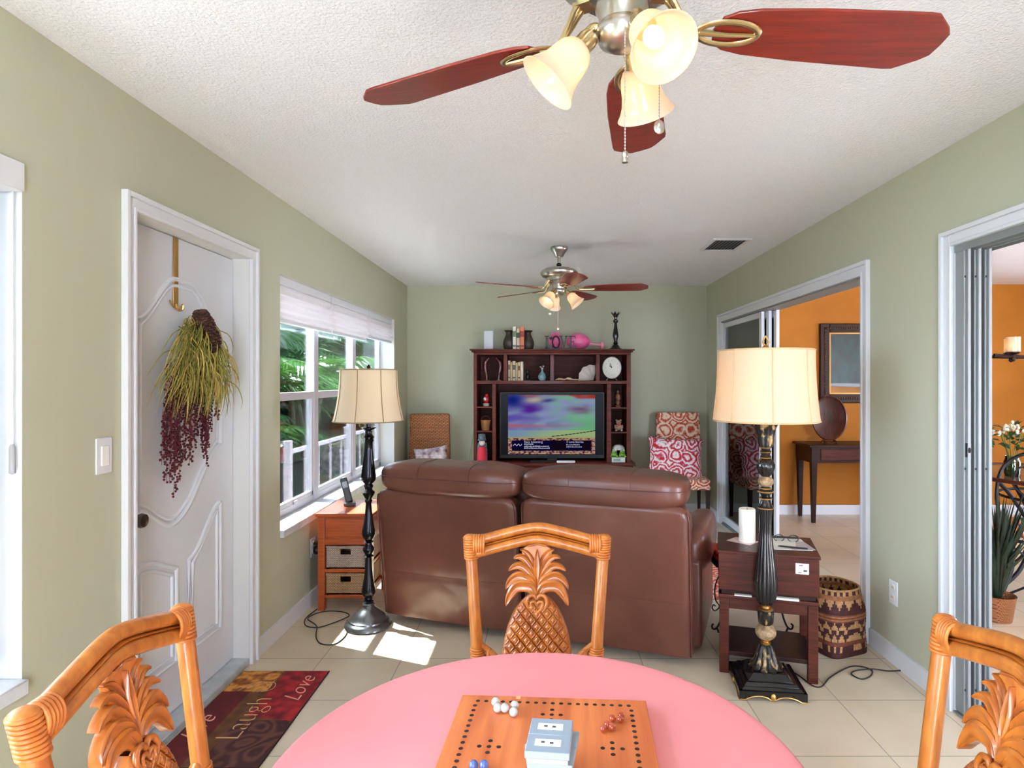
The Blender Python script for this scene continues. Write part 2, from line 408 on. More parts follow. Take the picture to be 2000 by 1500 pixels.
def base(name, pts, h=0.09, t=0.014):
    """baseboard along axis-aligned run (x0,y0,x1,y1)"""
    mb = MB()
    for (x0, y0, x1, y1) in pts:
        mb.box(x0, x1, y0, y1, 0, h)
        cx0, cx1, cy0, cy1 = x0, x1, y0, y1
        mb.box(x0 - (0.003 if False else 0), x1, y0, y1, h, h + 0.001)
    return struct(mb.build(name, M_['white'], bevel=0.005))
base('baseboard_left', [(XL, YR, XL + 0.014, D1[0] - .06), (XL, D1[1] + .07, XL + 0.014, YB)])
base('baseboard_right', [(XR - 0.014, YR, XR, O1[0] - .06), (XR - 0.014, O1[1] + .07, XR, O2[0] - .09), (XR - 0.014, O2[1] + .1, XR, YB)])
base('baseboard_far', [(XL, YB - 0.014, XR, YB)])
base('baseboard_dining', [(XR + .14, YO - 0.014, XO, YO)], h=0.1)

def casing(name, side, y0, y1, z1, w, t=0.018, w2=None):
    """moulded door casing on a wall of constant x; side +1 projects to +x"""
    x = XL if side > 0 else XR
    mb = MB()
    for (a, b, tt) in ((0, w * 0.28, t * 1.35), (w * 0.28, w * 0.8, t * 0.75), (w * 0.8, w, t)):
        # a is measured from the outer edge inwards
        for (p0, p1, q0, q1) in ((y0 - w + a, y0 - w + b, 0, z1 + w - a), (y1 + w - b, y1 + w - a, 0, z1 + w - a), (y0 - w + b, y1 + w - b, z1 + w - b, z1 + w - a)):
            xa, xb = (x, x + tt) if side > 0 else (x - tt, x)
            mb.box(xa, xb, p0, p1, q0, q1)
    return struct(mb.build(name, M_['white'], bevel=0.002))
casing('trim_1', +1, D1[0], D1[1], D1[3], 0.062)
casing('trim_2', -1, O1[0], O1[1], O1[3], 0.068)
casing('trim_3', -1, O2[0], O2[1], O2[3], 0.075)

# ------------------------------------------------------------------ door with raised wave panels
dx = XL - 0.08
d = MB().box(dx - 0.04, dx, D1[0] + .003, D1[1] - .003, 0.035, D1[3] - .004).build('door_1', M_['door'], bevel=0.002); struct(d)
W = D1[1] - D1[0]; Y0 = D1[0]
def mould(name, pts, r=0.011):
    mb = MB(); mb.tube([(dx + 0.001, Y0 + y, z) for y, z in pts], r, 8, closed=True, sq=(1, 1)); return mb.build(name, M_['door'], d)
def molding_loop(top, bot, yl, yr):
    return [(y, z) for y, z in top] + [(y, z) for y, z in reversed(bot)]
def wave(f, yl, yr, n=28): return [(yl + (yr - yl) * i / n, f(i / n)) for i in range(n + 1)]
sm = lambda t: t * t * (3 - 2 * t)
topA = wave(lambda t: 1.66 + 0.19 * (sm(min(1, max(0, (0.5 - abs(t - 0.5)) / 0.42))) if True else 0), 0.13, W - 0.13)
botA = wave(lambda t: 0.92 - 0.10 * math.sin(PI * min(1, t * 1.35)) ** 2 + 0.20 * sm(max(0, (t - 0.55) / 0.45)), 0.13, W - 0.13)
for off, rr in ((0, 0.011), (0.028, 0.008)):
    tA = [(y + (off if i == 0 else 0) * 1 - (off if i == len(topA) - 1 else 0), z - off) for i, (y, z) in enumerate(topA)]
    bA = [(y + (off if i == 0 else 0) - (off if i == len(botA) - 1 else 0), z + off) for i, (y, z) in enumerate(botA)]
    tA = [(min(max(y, 0.13 + off), W - 0.13 - off), z) for y, z in tA]; bA = [(min(max(y, 0.13 + off), W - 0.13 - off), z) for y, z in bA]
    mould('panel_molding', molding_loop(tA, bA, 0, 0), rr)
mid = W / 2
for (a, b, fl) in ((0.13, mid - 0.045, 1), (mid + 0.045, W - 0.13, 0)):
    if fl: ft = lambda t: 0.70 - 0.07 * sm(t) + 0.02 * math.sin(PI * t)
    else: ft = lambda t: 0.64 + 0.20 * sm(t)
    for off, rr in ((0, 0.010), (0.03, 0.008)):
        tp = [(min(max(y, a + off), b - off), z - off) for y, z in wave(ft, a, b)]
        bt = [(min(max(y, a + off), b - off), z + off) for y, z in wave(lambda t: 0.24, a, b, 4)]
        mould('panel_molding', molding_loop(tp, bt, 0, 0), rr)
kn = MB(Matrix.Translation((dx, 2.29, 0.90)) @ Euler((0, PI / 2, 0)).to_matrix().to_4x4())
kn.lathe([(0.031, 0), (0.031, .006), (0.02, .012), (.012, .018), (.012, .035), (.024, .045), (.028, .056), (.024, .068), (.001, .072)], 24)
kn.build('door_knob', pbr('antique_nickel', (120, 116, 112), rough=0.25, metal=1.0), d)
fr = MB().box(XL - .18, dx + .002, D1[0] - .001, D1[0] + .0025, 0, D1[3])
th = MB().box(XL - .178, XL + .002, D1[0], D1[1], 0, 0.032).build('trim_4', pbr('marble_threshold', (196, 204, 206), rough=0.3, col2=(170, 180, 184), vscale=12), bevel=.004); struct(th)

# ------------------------------------------------------------------ window 2 (three bays with screens)
marble = pbr('marble_sill', (222, 224, 226), rough=0.25, col2=(186, 192, 198), vscale=7, detail=8)
xw = XL - 0.135
w = MB()
ya, yb, za, zb = W2
fw = 0.045
w.box(xw - .04, xw, ya, yb, za + .02, za + .02 + fw); w.box(xw - .04, xw, ya, yb, zb - fw, zb)
mull = [ya, 4.335, 5.205, yb - fw]
for i, m in enumerate(mull):
    if i in (0, 3): w.box(xw - .04, xw, m, m + fw, za + .02, zb)
    else: w.box(xw - .05, xw + .006, m - .04, m + .04, za + .02, zb)
bays = [(ya + fw, mull[1] - .04), (mull[1] + .04, mull[2] - .04), (mull[2] + .04, yb - fw)]
for a, b in bays:
    w.box(xw - .03, xw + .004, a, b, 1.295, 1.345)
    w.box(xw - .025, xw - .003, a, a + .022, za + .065, 1.3); w.box(xw - .025, xw - .003, b - .022, b, za + .065, 1.3)
    w.box(xw - .025, xw - .003, a, b, za + .06, za + .095)
w2 = struct(w.build('window_1', M_['frame'], bevel=0.003))
for a, b in bays:
    MB().box(xw - .020, xw - .016, a, b, 1.34, zb - fw).build('pane', M_['glass'], w2, flat=True)
    MB().box(xw - .016, xw - .012, a, b, za + .09, 1.30).build('pane', M_['glass'], w2, flat=True)
    MB().add([(xw - .034, a, za + .06), (xw - .034, b, za + .06), (xw - .034, b, 1.31), (xw - .034, a, 1.31)], [(0, 1, 2, 3)]).build('insect_screen', M_['screen'], w2, flat=True)
for yy in (3.95, 4.9, 5.6):
    MB().box(xw, xw + .012, yy, yy + .05, za + .06, za + .085).build('sash_latch', M_['frame'], w2, bevel=.003)
MB().box(xw - .04, XL + .022, ya + .001, yb - .001, za - .022, za + .021).build('window_sill', marble, w2, bevel=.004)
# near window
ya1, yb1, za1, zb1 = W1
n = MB(); n.box(xw - .04, xw, ya1, yb1, za1 + .02, za1 + .065); n.box(xw - .04, xw, ya1, yb1, zb1 - .045, zb1)
for m in (ya1, 0.62, yb1 - .045): n.box(xw - .04, xw, m, m + .045, za1 + .02, zb1)
w1 = struct(n.build('window_2', M_['frame'], bevel=.003))
MB().box(xw - .02, xw - .016, ya1 + .045, yb1 - .045, za1 + .065, zb1 - .045).build('pane', M_['glass'], w1, flat=True)
MB().box(xw - .04, XL + .022, ya1 + .001, yb1 - .001, za1 - .022, za1 + .021).build('window_sill', marble, w1, bevel=.004)
# vertical blind at the near window
vb = thing('vertical_blind', 'white vertical blind drawn back beside the near window, with a slim wand', 'blind', (XL, yb1, zb1))
MB().box(-.065, .012, -2.1, -.004, -.085, -.004).build('valance', M_['white'], vb, bevel=.003)
for k in range(7):
    mb = MB(); y = -.05 - k * .028
    mb.box(-.105, -.02, y - .0008, y + .0008, -1.42, -.086)
    mb.build('vane', M_['pleat'], vb, flat=True)
mb = MB(); mb.tube([(-.012, -.018, -.086), (-.012, -.018, -.80)], .0035, 8); mb.lathe([(.001, 0), (.008, .002), (.008, .075), (.004, .085)], 12)
mb = MB(); mb.tube([(-.012, -.018, -.086), (-.012, -.018, -.80)], .0035, 8)
wd = mb.build('wand', M_['white'], vb)
mb = MB(T(-.012, -.018, -.88)); mb.lathe([(.001, 0), (.008, .004), (.008, .075), (.004, .085), (.001, .086)], 12); mb.build('wand_grip', pbr('grip_grey', (170, 172, 176)), wd)

# pleated shades on window 2
for i, (a, b) in enumerate(((ya + .006, mull[1] + .0), (mull[1] + .012, mull[2] + .0), (mull[2] + .012, yb - .01))):
    h = [0.265, 0.265, 0.235][i]
    lab = ['pleated white fabric shade over the window bay nearest the door', 'pleated white fabric shade over the middle window bay',
           'pleated white fabric shade over the window bay nearest the corner, pulled slightly higher'][i]
    sh = thing('window_shade', lab, 'blind', (XL - .05, (a + b) / 2, zb), group='pleated shades over the three-bay window')
    L = (b - a) / 2 - .003
    MB().box(-.028, .028, -L, L, -.05, -.001).build('headrail', M_['white'], sh, bevel=.003)
    prof = []
    nf = 4
    for k in range(nf):
        z = -.05 - (h - .05 - .02) * k / nf; z2 = -.05 - (h - .05 - .02) * (k + 1) / nf
        prof += [(.012, z), (.030 + .003 * k, z + (z2 - z) * .35), (.034 + .003 * k, z + (z2 - z) * .8), (.014, z2 + .001)]
    poly = prof + [(-.006, prof[-1][1]), (-.006, prof[0][1])]
    mb = MB(Matrix(((1, 0, 0, 0), (0, 0, 1, 0), (0, 1, 0, 0), (0, 0, 0, 1)))); mb.prism(poly, -L + .003, L - .003); mb.build('pleated_fabric', M_['pleat'], sh, ang=60)
    MB().box(-.012, .03, -L + .002, L - .002, -h, -h + .02).build('bottom_rail', M_['white'], sh, bevel=.004)

# ------------------------------------------------------------------ sliding doors in the right wall
fx = XR + .012
def slider(name, x, y0, y1, st=0.055, zt=1.985):
    mb = MB(); mb.box(x, x + .026, y0, y0 + st, 0.025, zt); mb.box(x, x + .026, y1 - st, y1, 0.025, zt)
    mb.box(x, x + .026, y0 + st, y1 - st, .025, .085); mb.box(x, x + .026, y0 + st, y1 - st, zt - .05, zt)
    o = struct(mb.build(name, M_['white'], bevel=.002))
    MB().box(x + .011, x + .015, y0 + st - .005, y1 - st + .005, .08, zt - .045).build('pane', M_['sliderglass'], o, flat=True)
    return o
slider('door_2', fx + .004, 5.02, 6.085); slider('door_3', fx + .042, 4.96, 6.07); slider('door_4', fx + .080, 4.90, 6.055)
trk = MB()
for k in range(4): trk.box(fx + .0 + k * .037, fx + .003 + k * .037, O2[0], O2[1], 0, .02)
trk.box(fx - .01, fx + .125, O2[0], O2[1], 0, .006); trk.box(fx - .01, fx + .125, O2[0], O2[1], 1.988, 2.0)
struct(trk.build('trim_5', M_['alu']))
# pocket panels seen edge-on at the near opening
for k in range(3):
    x0 = XR + .006 + k * .044
    mb = MB(); mb.box(x0, x0 + .030, 2.585, 2.639, .012, 1.985); mb.box(x0 + .008, x0 + .022, 2.572, 2.586, .012, 1.985)
    o = struct(mb.build('door_%d' % (5 + k), M_['alu'], bevel=.003))
    sc = MB()
    for z in (.12, 1.05, 1.86):
        sc.sphere((x0 + .004, 2.583, z), (.004, .003, .005), 8, 6)
    sc.build('screw', M_['black'], o)
    MB().box(x0 + .030, x0 + .0345, 2.60, 2.639, .012, 1.985).build('gap_strip', pbr('gap_strip_dark', (52, 54, 58), rough=.9), o)  # dark strip set in the gap beside each stile
lk = MB(); lk.box(XR + .012, XR + .03, 2.574, 2.586, 1.10, 1.16); lk.sphere((XR + .02, 2.572, 1.13), (.006, .006, .012), 8, 6); lk.build('latch', M_['iron'], bpy.data.objects['door_5'])
trk = MB()
for k in range(4): trk.box(XR + .002 + k * .043, XR + .005 + k * .043, O1[0], O1[1], 1.97, 2.0)
trk.box(XR - .004, XR + .144, O1[0], O1[1], -.002, .007)
struct(trk.build('trim_6', M_['alu']))

# ------------------------------------------------------------------ switch, outlets, vent
def plate(name, label, cat, loc, rz, kind):
    t = thing(name, label, cat, loc, rz)
    MB().box(-.037, .037, -.006, 0, -.06, .06).build('cover_plate', M_['white'], t, bevel=.003)
    if kind == 'sw':
        MB().box(-.017, .017, -.010, -.006, -.033, .033).build('rocker', pbr('rocker_white', (244, 244, 240), rough=.3), t, bevel=.003)
    else:
        for s in (-1, 1):
            mb = MB(); mb.M = T(0, -.006, s * .025, rx=PI / 2); mb.lathe([(.017, 0), (.017, .003), (.001, .0032)], 20); mb.build('socket', pbr('socket_cream', (226, 222, 204), rough=.4), t)
            mb = MB()
            for q in (-.006, .006): mb.box(q - .001, q + .001, -.0098, -.009, s * .025 - .002, s * .025 + .007)
            mb.build('slot', M_['black'], t)
    return t
plate('light_switch', 'white rocker light switch plate on the green wall left of the door', 'switch', (XL, 2.055, 1.172), PI / 2, 'sw')
plate('power_outlet', 'cream power outlet low on the green wall right of the woven basket', 'outlet', (XR, 3.09, .355), -PI / 2, 'o')
t = plate('power_outlet', 'cream power outlet with a black plug under the window sill', 'outlet', (XL, 3.92, .36), PI / 2, 'o')
ad = thing('power_adapter', 'round black plug adapter pushed into the outlet below the window', 'plug', (XL + .006, 3.925, .34))
mb = MB(T(0, 0, 0, ry=PI / 2)); mb.lathe([(.024, .004), (.028, .012), (.028, .03), (.02, .04), (.001, .041)], 20); mb.build('housing', M_['black'], ad)
MB().box(.003, .03, -.025, .012, .035, .05).build('plug', M_['black'], ad, bevel=.005)
mb = MB(); mb.tube(spline([(.03, .0, -.02), (.034, 0, -.1), (.03, .01, -.2), (.035, .012, -.32), (.06, .03, -.336)]), .003, 6); mb.tube(spline([(.03, .008, -.02), (.036, .02, -.12), (.04, .035, -.24), (.05, .05, -.335)]), .003, 6)
mb.build('wire', M_['cord'], ad)

v = thing('air_vent', 'white ceiling air vent grille with dark slots between its louvres', 'vent', (1.355, 4.6, CZ))
MB().box(-.14, -.115, -.2, .2, -.012, 0).box(.115, .14, -.2, .2, -.012, 0).box(-.115, .115, -.2, -.175, -.012, 0).box(-.115, .115, .175, .2, -.012, 0).build('frame', M_['white'], v, bevel=.003)
MB().box(-.115, .115, -.175, .175, -.002, -.0005).build('backing', pbr('duct_shade', (70, 74, 78), rough=.9), v)  # dark sheet stands in for the shaded duct behind the louvres
mb = MB()
for k in range(9):
    x = -.105 + k * .026
    mb.add([(x + .012, -.175, -.003), (x + .012, .175, -.003), (x, .175, -.012), (x, -.175, -.012), (x + .0135, -.175, -.003), (x + .0135, .175, -.003), (x + .0015, .175, -.012), (x + .0015, -.175, -.012)],
           [(0, 1, 2, 3), (7, 6, 5, 4), (0, 4, 5, 1), (3, 2, 6, 7)])
mb.build('louvres', M_['white'], v)
# ------------------------------------------------------------------ ceiling fans
def make_fan(label, loc, blade0, shade_angles, chains):
    f = thing('ceiling_fan', label, 'ceiling fan', loc, group='ceiling fans')
    MB().lathe([(.001, 0), (.066, -.001), (.068, -.014), (.060, -.030), (.044, -.050), (.036, -.066), (.030, -.074), (.001, -.076)][::-1], 32).build('canopy', M_['chrome'], f)
    MB().lathe([(.012, -.16), (.012, -.07)], 16).build('downrod', M_['chrome'], f)
    MB().sphere((0, 0, -.135), (.020, .020, .016), 16, 10).build('coupler', M_['black'], f)
    MB().lathe([(.001, -.262), (.060, -.262), (.092, -.254), (.098, -.238), (.128, -.228), (.142, -.210), (.144, -.196), (.134, -.180), (.112, -.168), (.06, -.155), (.022, -.148), (.001, -.147)], 48).build('motor_housing', M_['chrome'], f)
    MB().lathe([(.001, -.370), (.020, -.368), (.044, -.355), (.052, -.338), (.050, -.325), (.044, -.318), (.046, -.300), (.052, -.290), (.050, -.275), (.046, -.262)], 40).build('switch_housing', M_['chrome'], f)
    for k in range(5):
        a = R(blade0 + 72 * k)
        Mz = Matrix.Rotation(a, 4, 'Z')
        # blade: pitched so its clockwise edge is higher
        pitch = R(-11)
        Mb = Mz @ Matrix.Translation((0, 0, -.318)) @ Matrix.Rotation(pitch, 4, 'X')
        out = []
        r0, r1 = .185, .672
        for i in range(13):
            t = i / 12; out.append((r0 + .05 * (1 - math.sin(t * PI)) * 1.0, -.058 + .116 * t)) if False else None
        outline = [(r0 + .035, -.050), (r0 + .010, -.034), (r0, 0), (r0 + .010, .034), (r0 + .035, .050), (r0 + .08, .060), (r0 + .20, .070), (r1 - .075, .078), (r1 - .055, .076), (r1 - .014, .046), (r1, .030), (r1 + .002, 0), (r1, -.030), (r1 - .014, -.046), (r1 - .055, -.076), (r1 - .075, -.078), (r0 + .20, -.070), (r0 + .08, -.060)]
        mb = MB(Mb); mb.prism(outline, -.003, .003); b = mb.build('blade', M_['cherry'], f, bevel=.0015)
        mb = MB(Mb)
        loop = [(.215 + .062 * math.cos(q), .030 * math.sin(q), -.006) for q in [2 * PI * i / 28 for i in range(28)]]
        mb.tube(loop, .0062, 8, closed=True, sq=(.6, 1.2))
        mb.tube([(.155, 0, -.007), (.215, 0, -.009), (.272, 0, -.006)], [.007, .005, .004], 8)
        mb.M = Mz
        mb.tube(spline([(.085, -.010, -.252), (.10, -.010, -.268), (.115, -.006, -.290), (.14, 0, -.320), (.165, 0, -.325)], 5), [.006] * 21, 8)
        mb.tube(spline([(.085, .010, -.252), (.10, .010, -.268), (.115, .006, -.290), (.14, 0, -.320), (.165, 0, -.325)], 5), [.006] * 21, 8)
        mb.box(.062, .10, -.018, .018, -.262, -.255)
        mb.build('blade_bracket', M_['brass'], f)
    for k, ad in enumerate(shade_angles):
        a = R(ad); tilt = R(42)
        Ms = Matrix.Rotation(a, 4, 'Z')
        mb = MB(Ms); mb.tube(spline([(.035, 0, -.330), (.055, 0, -.326), (.066, 0, -.336), (.070, 0, -.350)], 5), .009, 10)
        mb.build('light_arm', M_['brass'], f)
        ax = Ms @ Matrix.Translation((.060, 0, -.342)) @ Matrix.Rotation(PI - tilt, 4, 'Y') @ Matrix.Scale(.86, 4)   # local +z points out and down
        s1 = MB(ax); s1.lathe([(.012, -.004), (.020, .0), (.023, .012), (.023, .030), (.026, .034), (.026, .040), (.001, .041)], 24); s1.build('socket', M_['brass'], f)
        prof = [(.024, .034), (.034, .042), (.042, .056), (.046, .075), (.049, .098), (.055, .120), (.064, .138), (.071, .147), (.073, .150)]
        sh = MB(ax); sh.shell(prof, .0028, 40); so = sh.build('lamp_shade', M_['opal'], f, ang=70)
        bb = MB(ax); bb.sphere((0, 0, .092), (.022, .022, .028), 16, 12); bb.build('bulb', M_['bulb_small'], so)
    for (cx, cy, z0, z1, fob) in chains:
        mb = MB(); n = int((z0 - z1) / .006)
        mb.tube([(cx, cy, z0), (cx, cy, z1)], .0009, 5)
        for i in range(n): mb.sphere((cx, cy, z0 - i * .006), .0019, 6, 4)
        if fob == 'disc':
            mb.M = T(cx, cy, z1 - .012); mb.sphere((0, 0, 0), (.011, .004, .014), 14, 8)
        else:
            mb.M = T(cx, cy, z1 - .022); mb.lathe([(.001, 0), (.006, .001), (.006, .008), (.004, .010), (.006, .013), (.006, .020), (.002, .023)], 12)
        mb.build('pull_chain', M_['chrome'], f)
    return f
make_fan('large ceiling fan with red-brown blades and three lit shades above the pink table', (.153, 1.205, CZ), 6.0, (183, 293, 62),
         ((.000, -.048, -.345, -.585, 'bar'), (.070, -.02, -.38, -.515, 'disc')))
make_fan('distant ceiling fan with two lit bell shades showing, above the brown sofa', (.117, 4.7, CZ), -8.0, (228, 348, 108),
         ((-.01, -.05, -.34, -.615, 'disc'), (-.072, -.05, -.40, -.50, 'disc')))

# ------------------------------------------------------------------ floor lamps
def bell_shade(root, z0, z1, r0, r1, npan, mat, trim_mat, bulb, power_r=.03):
    seg = npan * 6
    prof = []
    for i in range(15):
        t = i / 14
        prof.append((r1 + (r0 - r1) * (1 - t) ** 2.1, z0 + (z1 - z0) * t))
    m1 = MB(); m1.shell(prof, .0012, seg); s = m1.build('lamp_shade', mat, root, ang=70)
    mb = MB()
    for z, r in ((z0, r0), (z1, r1)):
        mb.torus((0, 0, z), r, .0035, 'z', seg, 6)
    for k in range(npan):
        a = 2 * PI * (k + .5) / npan + .3
        mb.tube([((r + .0015) * math.cos(a), (r + .0015) * math.sin(a), z) for r, z in prof], .0024, 6)
    mb.build('shade_piping', trim_mat, s)
    mb = MB()
    for k in range(3):
        a = 2 * PI * k / 3; mb.tube([(0, 0, z1 - .012), (r1 * .98 * math.cos(a), r1 * .98 * math.sin(a), z1 - .003)], .0018, 6)
    mb.build('spider', M_['brass'], s)
    zb = z0 + (z1 - z0) * .45
    MB().sphere((0, 0, zb), (power_r, power_r, power_r * 1.25), 16, 12).build('bulb', bulb, root)
    return s
M_['tanstone'] = pbr('carved_gold_stone', (176, 150, 112), rough=.4, col2=(110, 84, 54), vscale=45, bump=.5, bscale=60)
M_['relief'] = pbr('black_gold_relief', (24, 20, 16), rough=.35, col2=(176, 144, 92), vscale=34, stretch=(1, 1, .5), bump=.5, bscale=50, metal=.2)
for n__ in M_['relief'].node_tree.nodes:
    if n__.type == 'VALTORGB': n__.color_ramp.elements[0].position = .36; n__.color_ramp.elements[1].position = .47
M_['lampdark'] = pbr('polished_gunmetal', (46, 46, 50), rough=.16, metal=.9)
la = thing('floor_lamp', 'slim black turned floor lamp with a cream bell shade, left of the sofa', 'floor lamp', (-1.015, 3.56, 0))
MB().lathe([(.001, 0), (.130, 0), (.135, .008), (.132, .022), (.122, .030), (.112, .036), (.110, .044), (.098, .050), (.088, .066), (.070, .085), (.050, .100), (.036, .112), (.030, .122), (.036, .128), (.030, .136), (.001, .137)], 48).build('base', pbr('sun_reflect_base', (116, 118, 122), rough=.24, metal=.9), la)  # base colour lightened to imitate sun reflecting off the black metal
MB().lathe([(.001, .13), (.024, .135), (.028, .145), (.018, .152), (.024, .160), (.022, .166), (.038, .190), (.040, .205), (.034, .235), (.026, .28), (.021, .33), (.018, .38), (.017, .398), (.030, .405), (.019, .414), (.022, .42), (.033, .440), (.032, .452), (.020, .470), (.018, .482), (.030, .488), (.019, .497), (.030, .51), (.039, .535), (.037, .555), (.028, .60), (.020, .66), (.016, .71), (.022, .725), (.017, .735), (.034, .765), (.036, .775), (.020, .792), (.027, .81), (.022, .822), (.040, .845), (.042, .868), (.037, .91), (.029, .97), (.024, 1.02), (.023, 1.06), (.030, 1.075), (.026, 1.083), (.034, 1.095), (.024, 1.105), (.018, 1.115), (.020, 1.13), (.042, 1.146), (.044, 1.151), (.014, 1.154), (.012, 1.20), (.001, 1.201)], 32).build('column', M_['lampdark'], la)
MB().lathe([(.004, 1.2), (.004, 1.488), (.010, 1.492), (.012, 1.503), (.006, 1.51), (.001, 1.516)], 12).build('finial', M_['lampdark'], la)
bell_shade(la, 1.188, 1.484, .199, .162, 8, M_['shade'], pbr('shade_trim_tan', (150, 128, 92), rough=.8), M_['bulb_dim'])

lb = thing('floor_lamp', 'ornate black and gold floor lamp with a glowing cream shade beside the wooden box', 'floor lamp', (1.035, 2.865, 0), R(-7))
mb = MB(); mb.taper(0, 0, .050, .064, .120, .120, .108, .108); mb.taper(0, 0, .064, .090, .100, .100, .070, .070); mb.taper(0, 0, .036, .050, .136, .136, .122, .122)
mb.build('plinth', M_['lampblack'], lb, bevel=.002)
for k in range(4):
    mb = MB(Matrix.Rotation(k * PI / 2, 4, 'Z') @ Matrix.Translation((0, -.138, 0)) @ Matrix(((1, 0, 0, 0), (0, 0, 1, 0), (0, 1, 0, 0), (0, 0, 0, 1))))
    pts = []
    for i in range(25):
        x = -.144 + .288 * i / 24; q = abs(x) / .144
        z = 0.0 if q > .82 else (.018 * math.sin(PI * (q / .82)) ** .8 if q > .16 else 0.004)
        pts.append((x, max(z, 0)))
    poly = [(x, z) for x, z in pts] + [(.144, .040), (-.144, .040)]
    mb.prism(poly, -.008, .006); pp = mb.build('foot_apron', M_['lampblack'], lb, ang=30)
    g = MB(mb.M); g.tube([(x, z + .003, -.009) for x, z in pts], .0025, 6)
    g.M = mb.M @ Matrix.Translation((0, .018, -.009)); g.sphere((0, 0, 0), (.012, .017, .006), 12, 8); g.build('gilt_edge', M_['gold'], pp)
S = lambda y: 1.425 - (y - 742) * .0023917
MB().lathe([(.001, .088), (.068, .088), (.072, .094), (.060, .104), (.052, .118), (.044, .140), (.038, .160), (.034, .178), (.030, .190), (.024, .196), (.001, .197)], 48, lobes=10, amp=.22).build('leaf_skirt', M_['relief'], lb)
MB().lathe([(.001, .192), (.022, .193), (.024, .202), (.018, .208), (.022, .214), (.001, .215)], 32).build('collar', M_['gold'], lb)
MB().sphere((0, 0, .252), (.047, .047, .040), 32, 16).build('stone_ball', M_['tanstone'], lb)
MB().lathe([(.001, .284), (.024, .286), (.032, .296), (.034, .320), (.036, .345), (.030, .352), (.001, .353)], 40, lobes=12, amp=.12).build('fluted_cup', M_['relief'], lb)
MB().lathe([(.001, .35), (.028, .351), (.034, .356), (.028, .361), (.020, .364), (.020, .40), (.001, .401)], 24).build('collar', M_['gold'], lb)
MB().lathe([(.001, .372), (.020, .374), (.034, .385), (.044, .410), (.050, .440), (.052, .470), (.050, .500), (.045, .550), (.038, .610), (.031, .67), (.027, .72), (.026, .76), (.028, .80), (.031, .828), (.001, .829)], 96, lobes=16, amp=.10).build('fluted_column', M_['lampblack'], lb)
MB().lathe([(.001, .826), (.033, .826), (.035, .834), (.026, .850), (.022, .866), (.020, .872), (.030, .876), (.020, .882), (.022, .892), (.032, .900), (.034, .908), (.024, .918), (.020, .926), (.001, .927)], 36).build('turned_neck', M_['lampblack'], lb)
MB().torus((0, 0, .828), .033, .003, 'z', 32, 8).build('collar', M_['gold'], lb)
MB().torus((0, 0, .872), .026, .0035, 'z', 32, 8).build('collar', M_['gold'], lb)
MB().torus((0, 0, .904), .034, .003, 'z', 32, 8).build('collar', M_['gold'], lb)
MB().torus((0, 0, .920), .026, .003, 'z', 32, 8).build('collar', M_['gold'], lb)
MB().sphere((0, 0, .952), (.036, .036, .027), 28, 14).build('stone_ball', M_['tanstone'], lb)
MB().lathe([(.001, .975), (.018, .976), (.030, .990), (.039, 1.015), (.040, 1.030), (.032, 1.050), (.020, 1.060), (.001, 1.061)], 60, lobes=12, amp=.14).build('fluted_ball', M_['lampblack'], lb)
MB().lathe([(.001, 1.058), (.022, 1.06), (.025, 1.068), (.020, 1.076), (.023, 1.084), (.025, 1.094), (.020, 1.10), (.024, 1.11), (.001, 1.112)], 32).build('turned_neck', M_['lampblack'], lb)
MB().torus((0, 0, 1.062), .023, .003, 'z', 32, 8).build('collar', M_['gold'], lb)
MB().torus((0, 0, 1.110), .025, .003, 'z', 32, 8).build('collar', M_['gold'], lb)
MB().torus((0, 0, 1.088), .024, .002, 'z', 32, 8).build('collar', M_['gold'], lb)
MB().lathe([(.001, 1.11), (.030, 1.112), (.034, 1.13), (.037, 1.165), (.042, 1.195), (.050, 1.212), (.052, 1.218), (.026, 1.222), (.001, 1.224)], 48, lobes=8, amp=.16).build('capital', M_['relief'], lb)
MB().lathe([(.018, 1.22), (.018, 1.25), (.006, 1.252), (.005, 1.568), (.001, 1.569)], 16).build('socket_stem', M_['gold'], lb)
mb = MB(); mb.lathe([(.001, 1.566), (.014, 1.568), (.016, 1.578), (.008, 1.586), (.001, 1.588)], 16); mb.tube(spline([(0, 0, 1.582), (-.012, 0, 1.60), (-.006, 0, 1.62), (0, 0, 1.628), (.006, 0, 1.618), (.013, 0, 1.60), (0, 0, 1.582)]), .004, 6)
mb.build('finial', M_['gold'], lb)
bell_shade(lb, 1.236, 1.562, .236, .214, 8, M_['shade2'], pbr('shade_trim_cream', (206, 176, 130), rough=.8), M_['bulb'], .034)

